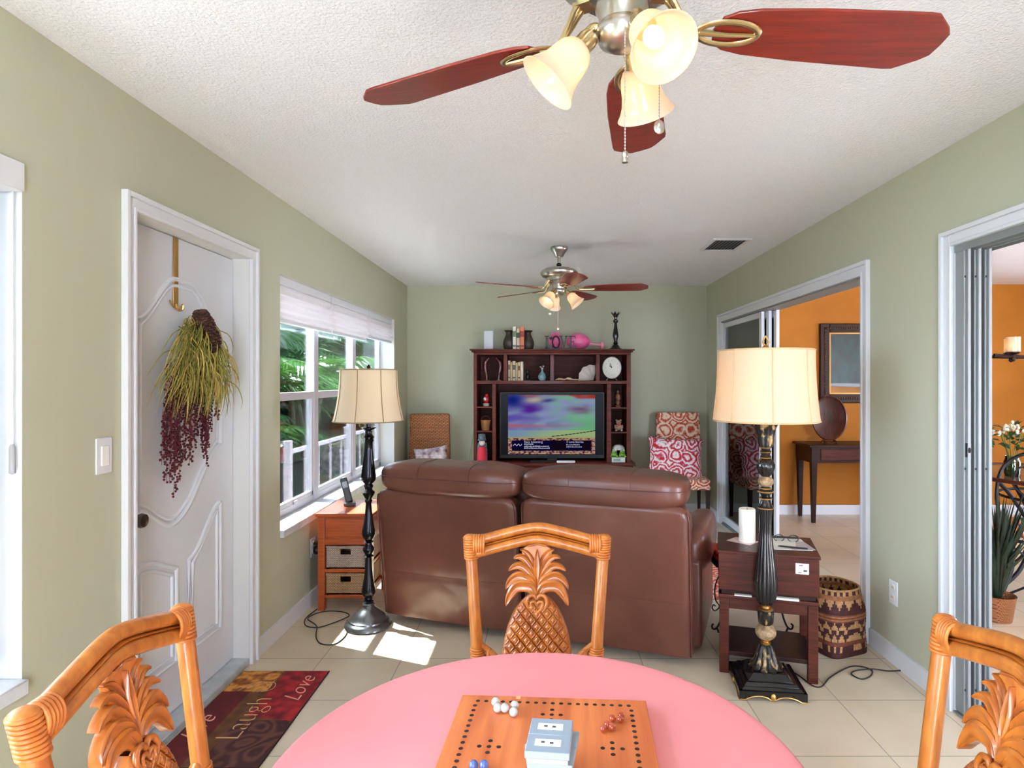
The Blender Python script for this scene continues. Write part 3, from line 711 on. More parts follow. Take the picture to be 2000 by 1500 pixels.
# cords of the lamps
def cord(name, label, pts, r=.0032, mat=None):
    mb = MB(); mb.tube(spline(pts, 8), r, 8); return tag(mb.build(name, mat or M_['cord']), label, 'cord')
cord('lamp_cord', 'black lamp cord looped on the tiles left of the slim floor lamp',
     [(-1.406, 3.81, .004), (-1.418, 3.66, .004), (-1.377, 3.555, .004), (-1.302, 3.526, .004), (-1.243, 3.577, .004), (-1.174, 3.66, .010), (-1.183, 3.725, .004), (-1.24, 3.767, .004), (-1.328, 3.775, .004),
      (-1.388, 3.734, .004), (-1.397, 3.638, .010), (-1.308, 3.535, .010), (-1.263, 3.406, .004), (-1.212, 3.32, .004), (-1.159, 3.295, .004), (-1.115, 3.32, .004), (-1.104, 3.44, .004), (-1.16, 3.615, .004), (-1.14, 3.62, .006)])
cord('lamp_cord', 'brown lamp cord curling across the tiles in front of the woven basket',
     [(1.16, 3.03, .006), (1.22, 2.97, .004), (1.248, 2.86, .004), (1.289, 2.85, .004), (1.371, 2.938, .004), (1.50, 3.035, .004), (1.563, 3.05, .004), (1.605, 3.012, .004), (1.572, 2.953, .004), (1.51, 2.918, .004),
      (1.487, 2.969, .004), (1.53, 3.005, .004), (1.61, 3.005, .011), (1.68, 3.0, .004), (1.742, 3.0, .006)])
# ------------------------------------------------------------------ sofa (loveseat, back to the camera)
so = thing('sofa', 'brown leather reclining loveseat seen from behind in the middle of the room', 'sofa', (-.945, 3.63, 0), R(-20))
SL = 1.78
def slab(name, x0, x1, z0, z1, ylow, yhigh, th, r=.05, mat='leather', top_only=True):
    """leaning back panel: outline in x-z with rounded upper corners, pushed back by height"""
    pts = [(x0 + .018, z0), (x1 - .018, z0)]
    for k in range(7):
        a = R(90 * k / 6); pts.append((x1 - r + r * math.cos(a), z1 - r + r * math.sin(a)))
    for k in range(7):
        a = R(90 + 90 * k / 6); pts.append((x0 + r + r * math.cos(a), z1 - r + r * math.sin(a)))
    cx = (x0 + x1) / 2; vs = []; rings = [(0.0, .93), (.012, .985), (.03, 1.0), (th, 1.0)]
    mb = MB(); n = len(pts); cz = (z0 + z1) / 2
    for d, sc in rings:
        for x, z in pts:
            xx = cx + (x - cx) * (1 - (1 - sc) * .35); zz = cz + (z - cz) * (1 - (1 - sc) * .3)
            t = (zz - z0) / (z1 - z0)
            vs.append((xx, ylow + (yhigh - ylow) * t + d, zz))
    fs = [tuple(range(n - 1, -1, -1))[::-1]]
    for k in range(len(rings) - 1):
        for i in range(n):
            j = (i + 1) % n; fs.append((k * n + i, k * n + j, (k + 1) * n + j, (k + 1) * n + i))
    fs.append(tuple((len(rings) - 1) * n + i for i in range(n))[::-1])
    mb.add(vs, fs); return mb, pts
def back_surface(x0, x1, z0, z1, y_of, th, name, seed):
    """leather panel as a fine grid with soft wrinkles, rolled edges and rounded top corners"""
    nx, nz = 44, 40; r = .07
    def P(u, v, back=False):
        z = z0 + (z1 - z0) * v
        # width narrows where the top corners round
        ins = 0.0
        if z > z1 - r: ins = r - math.sqrt(max(0, r * r - (z - (z1 - r)) ** 2))
        a, b = x0 + ins, x1 - ins
        x = a + (b - a) * u
        e = min(u, 1 - u) * (x1 - x0); e2 = (1 - v) * (z1 - z0)
        roll = 0.0
        for q in (e, e2):
            if q < .035: roll += .028 * (1 - math.sqrt(max(0, 1 - (1 - q / .035) ** 2)))
        w = noise.noise(Vector((x * 3 + seed, z * 2.2, seed))) * .012
        low = max(0, 1 - v * 2.2)
        w += noise.noise(Vector((x * 9 + z * 5 + seed, z * 7, 3.1))) * .010 * low
        # seam line at one third of the height
        w += .006 * math.exp(-((v - .36) / .012) ** 2)
        y = y_of(v) + roll + w - .014 * math.sin(PI * u) * math.sin(PI * min(1, v * 1.1))
        if back: y = y_of(v) + th
        return (x, y, z)
    mb = MB(); mb.grid(lambda u, v: P(u, v), nx, nz)
    mb.grid(lambda u, v: P(1 - u, v, True), 6, 6)
    rim = [P(i / nx, 0) for i in range(nx + 1)] + [P(1, j / nz) for j in range(1, nz + 1)] + [P(1 - i / nx, 1) for i in range(1, nx + 1)] + [P(0, 1 - j / nz) for j in range(1, nz)]
    cx, cz = (x0 + x1) / 2, (z0 + z1) / 2
    outer = [(p[0], y_of((p[2] - z0) / (z1 - z0)) + th, p[2]) for p in rim]
    n = len(rim); mb.add(rim + outer, [(i, (i + 1) % n, n + (i + 1) % n, n + i) for i in range(n)][::1])
    o = mb.build(name, M_['leather'], so, ang=60)
    pip = MB(); pip.tube([P(0.004, j / 20) for j in range(21)] + [P(i / 20, .998) for i in range(1, 20)] + [P(.996, 1 - j / 20) for j in range(21)], .004, 6)
    pip.tube([(p[0], p[1] - .002, p[2]) for p in [P(i / 24, .36) for i in range(25)]], .0025, 6)
    pip.build('piping', M_['thread'], o)
    return o
yo = lambda v: -.00 - .10 * v + .04 * (1 - v) * 0
back_surface(.0, .872, .05, .80, yo, .10, 'back_panel', 1.3)
back_surface(.905, SL, .05, .815, yo, .10, 'back_panel', 6.1)
def puff(mb, cx, cy, cz, a, b, c, e=.42, seg=56, rings=26, seed=0, amp=.008):
    sp = lambda q, p: math.copysign(abs(q) ** p, q)
    vs = []; fs = []
    for k in range(rings + 1):
        ph = -PI / 2 + PI * k / rings
        for i in range(seg):
            t = 2 * PI * i / seg
            x = a * sp(math.cos(ph), e) * sp(math.cos(t), e); y = b * sp(math.cos(ph), e) * sp(math.sin(t), e); z = c * sp(math.sin(ph), .62)
            d = noise.noise(Vector((x * 6 + seed, y * 6, z * 6))) * amp
            L = math.sqrt(x * x + y * y + z * z) + 1e-6
            vs.append((cx + x * (1 + d / L), cy + y * (1 + d / L), cz + z + d * (1 if z > 0 else 0)))
    for k in range(rings):
        for i in range(seg):
            j = (i + 1) % seg; fs.append((k * seg + i, k * seg + j, (k + 1) * seg + j, (k + 1) * seg + i))
    mb.add(vs, fs)
for q, (a, b, zc) in enumerate(((.015, .885, .865), (.900, 1.765, .872))):
    mb = MB(); puff(mb, (a + b) / 2, .045, zc, (b - a) / 2, .165, .092, seed=q * 5 + 1)
    h = mb.build('head_cushion', M_['leather'], so, ang=60)
    s = MB(); c = (a + b) / 2; hw = (b - a) / 2 + .001
    sp = lambda q_, p: math.copysign(abs(q_) ** p, q_)
    s.tube([(c + hw * sp(math.cos(t), .42), .045 + .167 * sp(math.sin(t), .42), zc + .010) for t in [2 * PI * i / 72 for i in range(72)]], .0035, 6, closed=True)
    for xx in (c - hw * .35, c + hw * .38):
        s.tube([(xx, .045 + .168 * math.cos(t) * -1 if False else .045 - .166 * abs(math.cos(t)) ** .42 * (1 if math.cos(t) > 0 else -1), zc + .092 * abs(math.sin(t)) ** .62) for t in [PI * i / 24 for i in range(25)]], .002, 5)
    s.build('seam', M_['thread'], h)
    mb = MB(); puff(mb, (a + b) / 2, .20, .60, (b - a) / 2 - .01, .11, .22, seed=q + 2); mb.build('back_cushion', M_['leather'], so, ang=60)
    mb = MB(); puff(mb, (a + b) / 2, .56, .40, (b - a) / 2 - .005, .30, .10, seed=q + 3); mb.build('seat_cushion', M_['leather'], so, ang=60)
    mb = MB(); puff(mb, (a + b) / 2, .84, .24, (b - a) / 2 - .01, .05, .16, seed=q + 4); mb.build('footrest', M_['leather'], so, ang=60)
for sgn, xc in ((-1, .01), (1, SL - .01)):
    mb = MB(); puff(mb, xc, .50, .53, .08, .36, .135, e=.7, seed=9 + sgn); mb.build('armrest', M_['leather'], so, ang=60)
    mb = MB(); mb.box(xc - .045, xc + .045, .13, .82, .05, .50); mb.build('side_panel', M_['leather'], so, bevel=.02, seg=3)
MB().box(.06, SL - .06, .10, .80, .03, .30).build('base_frame', M_['black'], so, bevel=.01)
for x in (.12, SL - .12):
    for y in (.14, .74):
        MB(T(x, y, 0)).lathe([(.001, 0), (.025, 0), (.025, .03), (.001, .031)], 16).build('foot', M_['black'], so)

# ------------------------------------------------------------------ left end table with baskets
et = thing('end_table', 'orange-brown wooden end table with a drawer and two baskets under the window', 'end table', (-1.395, 3.79, 0))
tw, td, hh = .335, .42, .604
MB().box(-.012, tw + .012, -.012, td + .012, hh - .022, hh).build('tabletop', M_['honey'], et, bevel=.004)
for x in (0, tw - .042):
    for y in (0, td - .042): MB().box(x, x + .042, y, y + .042, 0, hh - .022).build('leg', wood('honey_v', (172, 80, 34), (146, 60, 24), axis='z') if False else M_['honey'], et, bevel=.003)
dr = MB().box(.046, tw - .046, -.002, .02, .455, .565).build('drawer', M_['honey'], et, bevel=.004)
MB().box(.042, tw - .042, .004, td - .004, .44, hh - .022).build('drawer_case', M_['honey'], et, bevel=.002)
for z in (.405, .235, .075):
    MB().box(.042, tw - .042, .004, td - .004, z, z + (.03 if z > .3 else .022)).build('shelf', M_['honey'], et, bevel=.003)
for z in (.41,): MB().box(.042, tw - .042, 0, .018, z, z + .034).build('rail', M_['honey'], et, bevel=.003)
MB().box(.0, .018, .042, td - .042, .44, .582).build('side_panel', M_['honey'], et); MB().box(tw - .018, tw, .042, td - .042, .44, .582).build('side_panel', M_['honey'], et)
wv1 = weave_mat('grey_wicker', (206, 186, 168), (92, 66, 52), (70, 70, 90))
wv2 = weave_mat('seagrass_wicker', (196, 158, 112), (100, 66, 40), (60, 60, 80))
def drawer_basket(label, z0, h, mat):
    b = thing('storage_basket', label, 'basket', (-1.395 + tw / 2, 3.79 + .205, z0), group='baskets in the end table')
    w2_, d2 = .118, .19; t = .008
    mb = MB(); hx = .032
    # front wall with a grip hole, other walls plain
    mb.box(-w2_, -hx, -d2, -d2 + t, 0, h).box(hx, w2_, -d2, -d2 + t, 0, h).box(-hx, hx, -d2, -d2 + t, 0, h - .048).box(-hx, hx, -d2, -d2 + t, h - .014, h)
    mb.box(-w2_, w2_, d2 - t, d2, 0, h).box(-w2_, -w2_ + t, -d2 + t, d2 - t, 0, h).box(w2_ - t, w2_, -d2 + t, d2 - t, 0, h).box(-w2_, w2_, -d2, d2, 0, t)
    mb.build('woven_body', mat, b)
    m2 = MB(); m2.tube([(-w2_, -d2, h), (w2_, -d2, h), (w2_, d2, h), (-w2_, d2, h)], .006, 8, closed=True); m2.build('rim', mat, b)
drawer_basket('pale grey wicker basket on the upper shelf of the orange-brown end table', .257, .135, wv1)
drawer_basket('tan seagrass basket on the lower shelf of the orange-brown end table', .097, .125, wv2)
ph = thing('cordless_phone', 'black cordless phone standing in its charging cradle on the end table', 'phone', (-1.27, 4.02, hh), R(20))
MB().prism(rrect(.075, .09, .02), 0, .022).build('charging_cradle', pbr('dark_grey_plastic', (58, 54, 56), rough=.4), ph, bevel=.004)
mb = MB(T(0, .01, .018, rx=R(-8), ry=R(-14))); mb.box(-.023, .023, -.013, .013, 0, .165); hs = mb.build('handset', M_['black'], ph, bevel=.009, seg=3)
mb = MB(T(0, .01, .018, rx=R(-8), ry=R(-14))); mb.box(-.016, .016, -.0145, -.0125, .10, .14); mb.build('display', pbr('display_grey', (96, 104, 104), rough=.2), hs)

# ------------------------------------------------------------------ right side: wooden box on a stand
A = R(-16.3)
st = thing('side_table', 'dark wooden open stand with a lower shelf, carrying the wooden box', 'side table', (.856, 2.995, 0), A)
w_, d_ = .445, .345
for x in (0, w_ - .045):
    for y in (0, d_ - .045): MB().box(x, x + .045, y, y + .045, 0, .385).build('leg', M_['darkwood'], st, bevel=.003)
MB().box(.045, w_ - .045, .004, .03, .315, .365).build('front_rail', M_['darkwood'], st, bevel=.002)
MB().box(.045, w_ - .045, d_ - .03, d_ - .004, .315, .365).build('back_rail', M_['darkwood'], st, bevel=.002)
for x in (.004, w_ - .03): MB().box(x, x + .026, .045, d_ - .045, .315, .365).build('side_rail', M_['darkwood'], st, bevel=.002)
MB().box(.02, w_ - .02, .01, d_ - .01, .085, .107).build('shelf', M_['espresso'], st, bevel=.003)
MB().box(-.004, w_ + .004, -.004, d_ + .004, .365, .385).build('tabletop', M_['darkwood'], st, bevel=.003)
bx = thing('wooden_box', 'large dark walnut box with a small paper sticker, holding a candle and papers', 'box', (.856, 2.995, .385), A)
MB().box(-.004, w_ + .004, -.006, d_ + .004, .022, .205).build('body', M_['darkwood'], bx, bevel=.003)
MB().box(-.010, w_ + .010, -.012, d_ + .010, .200, .215).build('lid', M_['darkwood'], bx, bevel=.003)
MB().box(.01, w_ - .01, .008, d_ - .01, 0, .023).build('plinth', M_['espresso'], bx)
stk = MB().box(w_ - .10, w_ - .042, -.0085, -.006, .128, .178).build('sticker', M_['paper'], bx)
MB().box(w_ - .085, w_ - .068, -.0095, -.0084, .166, .171).box(w_ - .066, w_ - .050, -.0095, -.0084, .140, .149).box(w_ - .088, w_ - .074, -.0095, -.0084, .134, .137).build('print', pbr('print_ink', (70, 74, 76)), stk)
def on_box(lx, ly, z=.6003): 
    v_ = Matrix.Rotation(A, 3, 'Z') @ Vector((lx, ly, 0)); return (.856 + v_.x, 2.995 + v_.y, z)
cd = thing('pillar_candle', 'tall white pillar candle standing on the wooden box', 'candle', on_box(.135, .19), 0)
MB().lathe([(.001, 0), (.0395, 0), (.041, .004), (.041, .162), (.038, .168), (.030, .166), (.001, .160)], 36).build('wax', M_['candle'], cd, ang=50)
MB().lathe([(.0012, .158), (.0012, .172)], 6).build('wick', M_['black'], cd)
def flat(name, label, cat, lx, ly, w, d, t, rz, mat, z=.6003, group=None):
    o = MB().box(-w / 2, w / 2, -d / 2, d / 2, 0, t).build(name, mat); o.location = on_box(lx, ly, z); o.rotation_euler = (0, 0, A + rz)
    return tag(o, label, cat, group)
flat('paper_sheet', 'pale pink note slip under the pillar candle', 'paper', .115, .19, .13, .10, .0006, R(-30), pbr('pink_paper', (226, 200, 196)), z=.6001)
cd.location.z = .6008
flat('paper_sheet', 'large white printed sheet at the bottom of the papers on the wooden box', 'paper', .33, .19, .18, .22, .0012, R(8), M_['paper'])
flat('envelope', 'grey printed envelope on the papers beside the reading glasses', 'paper', .375, .17, .11, .16, .0012, R(14), M_['greypaper'], z=.6016)
flat('paper_sheet', 'small white card on top of the papers on the wooden box', 'paper', .32, .18, .09, .13, .0012, R(-6), M_['paper'], z=.6030)
pn = thing('pen', 'dark pen lying across the papers on the wooden box', 'pen', on_box(.345, .105, .608), A + R(-6))
MB(T(0, 0, 0, ry=PI / 2)).lathe([(.001, -.07), (.003, -.062), (.0042, -.055), (.0042, .06), (.003, .066), (.001, .067)], 10).build('barrel', M_['black'], pn)
MB().box(.02, .06, -.001, .001, .004, .0055).build('clip', M_['chrome'], pn)
gl = thing('reading_glasses', 'black-framed reading glasses lying open on the papers', 'glasses', on_box(.325, .235, .618), A + R(4))
for s in (-1, 1):
    mb = MB(); mb.tube([(s * .034 + .025 * math.cos(t), 0, .0 + .016 * math.sin(t)) for t in [2 * PI * i / 28 for i in range(28)]], .0018, 6, closed=True)
    lr = mb.build('rim', M_['black'], gl)
    MB(T(s * .034, 0, 0, rx=PI / 2)).lathe([(.001, -.0005), (.023, -.0005), (.023, .0005), (.001, .0005)], 24).build('lens', M_['glass'], lr)
    MB().tube(spline([(s * .059, 0, .006), (s * .064, .02, .004), (s * .062, .09, -.004), (s * .055, .12, -.014)]), .0018, 6).build('temple', M_['black'], gl)
MB().tube([(-.009, 0, .003), (0, .001, .006), (.009, 0, .003)], .0016, 6).build('bridge', M_['black'], gl)
# small papers wedged between box and stand
for (x0, x1, lab) in ((.07, .15, 'thin white paper edge poking out under the left half of the wooden box'), (.255, .36, 'folded white paper poking out under the right half of the wooden box')):
    o = MB().box(x0, x1, -.0165, .0065, 0, .0095 if x0 > .2 else .005).build('folded_paper', M_['paper']); o.location = (.856, 2.995, .3855); o.rotation_euler = (0, 0, A)
    tag(o, lab, 'paper')

# ------------------------------------------------------------------ patterned basket (four-sided foot, rounded rim)
wb = thing('woven_basket', 'tall woven waste basket with dark red and tan zigzag bands', 'basket', (1.545, 3.285, 0), R(22))
H = .335; seg = 96; rows = 44
cols = [(170, 112, 66), (74, 22, 20), (200, 150, 98), (128, 62, 38)]
bm_ = [pbr('basket_tan', cols[0], rough=.7, var=.25, vscale=80, bump=.5, bscale=150), pbr('basket_maroon', cols[1], rough=.7, var=.3, vscale=80, bump=.5, bscale=150),
       pbr('basket_straw', cols[2], rough=.7, var=.2, vscale=80, bump=.5, bscale=150), pbr('basket_rust', cols[3], rough=.7, var=.25, vscale=80, bump=.5, bscale=150)]
def bk(t, v, inset=0):
    hw = (.118 + .012 * math.sin(PI * v) + .004 * math.cos(9 * v)) - inset
    e = .35 + .5 * v      # squarer at the foot, rounder at the rim
    e = min(e, .8)
    sp = lambda q, p: math.copysign(abs(q) ** p, q)
    return (hw * 1.06 * sp(math.cos(t), e), hw * 1.06 * sp(math.sin(t), e), H * v)
def pat(i, k):
    v = k / rows; tri = abs(((i % 6) / 6) - .5) * 2
    if v > .93: return 2 if (i // 2) % 2 else 1
    if v > .86: return 0
    if v > .70: return 1 if tri > (v - .70) / .16 * 1.1 - .05 else 2
    if v > .64: return 1
    if v > .54: return 0 if k % 2 else 3
    if v > .42: return 1 if tri < (v - .42) / .12 else 2
    if v > .36: return 1 if (i % 6) not in (2, 3) else 2
    if v > .24: return 2 if tri > (v - .24) / .12 else 1
    if v > .18: return 3
    if v > .09: return 1 if (i % 6) not in (0, 1) else 2
    return 1
mb = MB(); vs = []; fs = []; mi = []
for k in range(rows + 1):
    for i in range(seg): vs.append(bk(2 * PI * i / seg, k / rows, -.0012 * (k % 2)))
for k in range(rows):
    for i in range(seg):
        j = (i + 1) % seg; fs.append((k * seg + i, k * seg + j, (k + 1) * seg + j, (k + 1) * seg + i)); mi.append(pat(i, k))
o0 = len(vs)
for k in range(rows + 1):
    for i in range(seg): vs.append(bk(2 * PI * i / seg, max(k / rows, .02), .007))
for k in range(rows):
    for i in range(seg):
        j = (i + 1) % seg; fs.append((o0 + k * seg + j, o0 + k * seg + i, o0 + (k + 1) * seg + i, o0 + (k + 1) * seg + j)); mi.append(pat(i, k) if k > rows * .6 else 0)
fs.append(tuple(range(seg))[::-1]); mi.append(1); fs.append(tuple(o0 + i for i in range(seg))); mi.append(0)
mb.v = vs; mb.f = fs; mb.mi = mi; mb.build('woven_body', bm_, wb)
MB().tube([bk(2 * PI * i / 72, 1.0, .003) for i in range(72)], .006, 8, closed=True).build('rim', bm_[2], wb)

# ------------------------------------------------------------------ iron side table with red cloth, behind the box
it = thing('iron_table', 'black wrought iron scroll-leg table half hidden behind the wooden box', 'side table', (.965, 3.44, 0))
MB().box(0, .42, 0, .34, .375, .393).build('tabletop', M_['black'], it, bevel=.003)
def scroll(sx, sy):
    mb = MB(); c = spline([(0, 0, .37), (.012 * sx, 0, .30), (.03 * sx, 0, .22), (.028 * sx, 0, .14), (.01 * sx, 0, .07), (-.01 * sx, 0, .03), (-.03 * sx, 0, .022), (-.038 * sx, 0, .04), (-.028 * sx, 0, .052)], 6)
    mb.tube(c, .0055, 8)
    mb.tube(spline([(0, 0, .32), (-.02 * sx, 0, .26), (-.018 * sx, 0, .19), (0.004 * sx, 0, .15), (-.02 * sx, 0, .125), (-.036 * sx, 0, .14), (-.03 * sx, 0, .158), (-.018 * sx, 0, .152)], 6), .004, 8)
    mb.tube([(-.01 * sx, 0, .03), (0, 0, .004)], .006, 8)
    return mb
for (x, y, s) in ((.02, .02, 1), (.40, .02, -1), (.02, .32, 1), (.40, .32, -1)):
    mb = scroll(s, 1); mb.v = [(a + x, b + y, c) for a, b, c in mb.v]; mb.build('leg', M_['iron'], it)
rc = MB(T(.10, .12, .3935)); rc.box(-.085, .07, -.10, .14, 0, .028); rc.box(-.08, .07, -.10, .135, .028, .052)
o = rc.build('folded_towel', pbr('red_cloth', (204, 44, 30), rough=.9, bump=.4, bscale=80), bevel=.01, seg=3); o.location = (.965, 3.44, 0); tag(o, 'folded bright red cloth lying on the black iron table', 'cloth')
rug = MB().box(.55, 1.62, 3.98, 5.35, 0.0005, .008).build('area_rug', ring_fabric('coral_rug', (196, 66, 52), (232, 188, 170), (214, 120, 100), 5)); tag(rug, 'coral and cream patterned area rug on the floor beyond the sofa', 'rug')

# ------------------------------------------------------------------ door mat with words
RX0, RX1, RY0, RY1 = -1.462, -1.048, 2.25, 2.995
mat_o = thing('door_mat', 'dark red and brown door mat with script words, in front of the white door', 'rug', ((RX0 + RX1) / 2, (RY0 + RY1) / 2, 0))
mw, ml = RX1 - RX0, RY1 - RY0
nx, ny = 110, 200
mb = MB(); mb.grid(lambda u, v: ((u - .5) * mw, (v - .5) * ml, .0062), nx, ny)
def mixc(a, b, t): t = max(0, min(1, t)); return tuple(a[i] + (b[i] - a[i]) * t for i in range(3))
def matcol(x, y):
    u, v = x / mw + .5, y / ml + .5
    n1 = noise.noise(Vector((u * 9, v * 16, 0))) ; n2 = noise.noise(Vector((u * 22, v * 40, 4)))
    sw = math.sin(14 * noise.noise(Vector((u * 4, v * 7, 9))) + 3)
    if u > .5 and v > .46 - (u - .5) * .1: c = mixc((104, 16, 24), (176, 34, 44), .5 + .9 * n1 + .3 * n2)
    elif u < .48 and v > .74: c = mixc((120, 62, 22), (216, 148, 66), .5 + .7 * sw * .6 + .6 * n2)
    elif u < .30: c = mixc((74, 14, 20), (104, 20, 26), .5 + n1)
    elif v < .42 and u > .45: c = mixc((62, 30, 30), (98, 58, 48), .5 + .6 * sw + .4 * n2)
    else: c = mixc((84, 50, 30), (112, 72, 40), .5 + n1)
    return c
EDGE = .012
mc = [matcol(p[0], p[1]) for p in mb.v]
o = mb.build('printed_pile', attr_mat('mat_print', .95), mat_o, flat=True)
ca = o.data.color_attributes.new('Col', 'FLOAT_COLOR', 'POINT')
for i, c in enumerate(mc): ca.data[i].color = rgb(*c)
MB().box(-mw / 2 - .004, mw / 2 + .004, -ml / 2 - .004, ml / 2 + .004, .0003, .0060).build('backing', pbr('mat_edge', (40, 20, 20), rough=.9), mat_o, bevel=.002)
cream_t = pbr('cream_lettering', (214, 172, 120), rough=.9)
Mt = lambda x, y: T(x, y, .0068, rz=PI / 2)
text_mesh('Laugh', .140, .0004, 'lettering', cream_t, mat_o, Mt(.005, -.04), bevel=-.0035)
text_mesh('Love', .115, .0004, 'lettering', pbr('pink_lettering', (226, 160, 140), rough=.9), mat_o, Mt(.135, .20), shear=.45, bevel=-.0015)
text_mesh('Live', .11, .0004, 'lettering', bpy.data.materials['pink_lettering'], mat_o, Mt(-.155, -.12), shear=.45, bevel=-.0015)
fl = MB()
for q in range(3):
    fl.tube(spline([(-.14 + q * .03, .18 + q * .02, .0068), (-.10 + q * .03, .26, .0068), (-.04 + q * .02, .25, .0068), (-.03 + q * .02, .20, .0068), (-.07 + q * .02, .17, .0068)]), .0016, 5, sq=(.3, 1))
fl.build('scroll_motif', cream_t, mat_o)

# ------------------------------------------------------------------ door hanger and swag
hx_ = dx + .002
hg = thing('wreath_hanger', 'gold over-the-door hook holding the dried swag on the white door', 'hook', (hx_, 2.59, 1.70))
MB().box(.0005, .003, -.017, .017, .03, .325).build('strap', M_['gold'], hg, bevel=.001)
MB().box(-.03, .0025, -.014, .014, .322, .3255).build('top_clip', M_['gold'], hg)
MB().tube(spline([(.002, 0, .045), (.012, 0, .02), (.03, 0, .02), (.034, 0, .04)]), .004, 8).build('hook', M_['gold'], hg)
MB().tube(spline([(.004, -.045, .055), (.006, -.02, .03), (.006, .02, .03), (.004, .045, .05)]), .003, 8).build('cross_bar', M_['gold'], hg)
sw_ = thing('dried_swag', 'hanging swag of olive needles, pinecones and dark red berries on the door', 'wreath', (hx_, 2.62, 1.70))
needle = pbr('olive_needles', (170, 162, 72), rough=.6, col2=(116, 120, 46), vscale=20)
needle2 = pbr('straw_needles', (214, 188, 108), rough=.6, col2=(176, 150, 70), vscale=20)
rnd = random.Random(4)
def needles(n, mat, spread, nm):
    mb = MB()
    for i in range(n):
        z0 = -rnd.random() * .27; cy = rnd.choice((-.10, -.04, .05, .11)) * min(1, -z0 / .12) + rnd.gauss(0, .015); x0 = .035 + rnd.random() * .06
        dirn = (cy / .12 * .5 + rnd.uniform(-.9, .9)) * spread; L = rnd.uniform(.13, .24)
        dy = L * math.sin(dirn * .85); dr = L * math.cos(dirn * .85); out = rnd.uniform(.0, .05)
        p = [(x0, cy, z0), (x0 + out, cy + dy * .5, z0 - dr * .30 + .012 * abs(dirn)), (x0 + out, cy + dy * .88, z0 - dr * .68), (x0 + out * .6, cy + dy * 1.02, z0 - dr * 1.02)]
        mb.tube(spline(p, 3), [.0030] * 6 + [.0024, .0018, .0012, .0006], 3, sq=(1, .5))
    return mb.build(nm, mat, sw_, ang=180)
needles(230, needle, 1, 'needles'); needles(210, needle2, .85, 'needles')
cone = pbr('pinecone_brown', (78, 42, 32), rough=.7, var=.4, vscale=60)
for (y, z, rr) in ((.015, -.045, .040), (.045, -.10, .046), (.0, -.015, .03)):
    mb = MB(T(.095, y, z, rx=R(20)))
    for k in range(9):
        zz = -1 + 2 * (k + .5) / 9; r_ = rr * math.sqrt(1 - (zz * .88) ** 2)
        for i in range(10):
            a = 2 * PI * (i + .5 * (k % 2)) / 10
            mb.sphere((r_ * math.cos(a), r_ * math.sin(a), zz * rr * 1.25), (.0095, .0095, .006), 6, 4)
    mb.sphere((0, 0, 0), (rr * .85, rr * .85, rr * 1.15), 10, 8)
    mb.build('pinecone', cone, sw_)
berry = pbr('burgundy_berries', (92, 18, 34), rough=.4, var=.3, vscale=30)
for (yc, n, zt, zb, sp_) in ((-.12, 22, -.30, -.80, .085), (.03, 4, -.30, -.58, .03), (.13, 18, -.28, -.72, .065)):
    mb = MB()
    for i in range(n):
        y = yc + rnd.uniform(-sp_, sp_); x = rnd.uniform(.02, .09); zend = zb + (abs(y - yc) / sp_) * .22 + rnd.uniform(0, .10)
        z = zt + rnd.uniform(-.05, .1)
        mb.tube([(x, y * .8, z), (x, y, (z + zend) / 2), (x, y + rnd.uniform(-.012, .012), zend)], .0009, 4)
        while z > zend:
            t = (zt - z) / (zt - zend)
            mb.sphere((x + rnd.uniform(-.007, .007), y * (.8 + .2 * min(1, max(0, t) * 2)) + rnd.uniform(-.009, .009), z), rnd.uniform(.0046, .0062), 6, 4)
            z -= rnd.uniform(.007, .013) * (1 if z < zt - .08 else .8)
    b_ = mb.build('berry_strands', berry, sw_)
# ------------------------------------------------------------------ round table, cloth
TC = (-.010, 1.075); TR = .470
tb = thing('dining_table', 'round dining table hidden under the coral cloth', 'table', (TC[0], TC[1], 0))
MB().lathe([(.001, .712), (TR - .012, .712), (TR - .006, .722), (TR - .006, .734), (TR - .012, .739), (.001, .739)], 96).build('tabletop', M_['rattan'], tb)
MB().lathe([(.001, 0), (.24, 0), (.24, .03), (.10, .07), (.055, .12), (.05, .4), (.07, .6), (.18, .70), (.001, .712)], 40).build('pedestal', M_['rattan'], tb)
mb = MB(); seg = 144; rings = []
for r in (0.0001, .1, .2, .3, .38, .43, .455, .466): rings.append((r, .7405, 0))
for k in range(10):
    rings.append((TR + .001 + .006 * (k > 0) + .004 * k / 9, .7385 - .023 * k * 1.0, k))
vs = []
for r, z, k in rings:
    for i in range(seg):
        a = 2 * PI * i / seg; rr = r + (.010 * math.sin(9 * a) + .008 * math.sin(14 * a + 1)) * (k / 9) ** 1.2 if k else r
        vs.append((rr * math.cos(a), rr * math.sin(a), z + (noise.noise(Vector((r * 4 * math.cos(a), r * 4 * math.sin(a), 1))) * .0015 if k == 0 and r > .01 and r < .46 else 0)))
fs = [(k * seg + i, k * seg + (i + 1) % seg, (k + 1) * seg + (i + 1) % seg, (k + 1) * seg + i) for k in range(len(rings) - 1) for i in range(seg)]
mb.add(vs, [f[::-1] for f in fs]); o = mb.build('tablecloth', M_['cloth'], ang=80); o.location = (TC[0], TC[1], 0)
tag(o, 'coral pink cloth stretched over the round table in front', 'tablecloth')

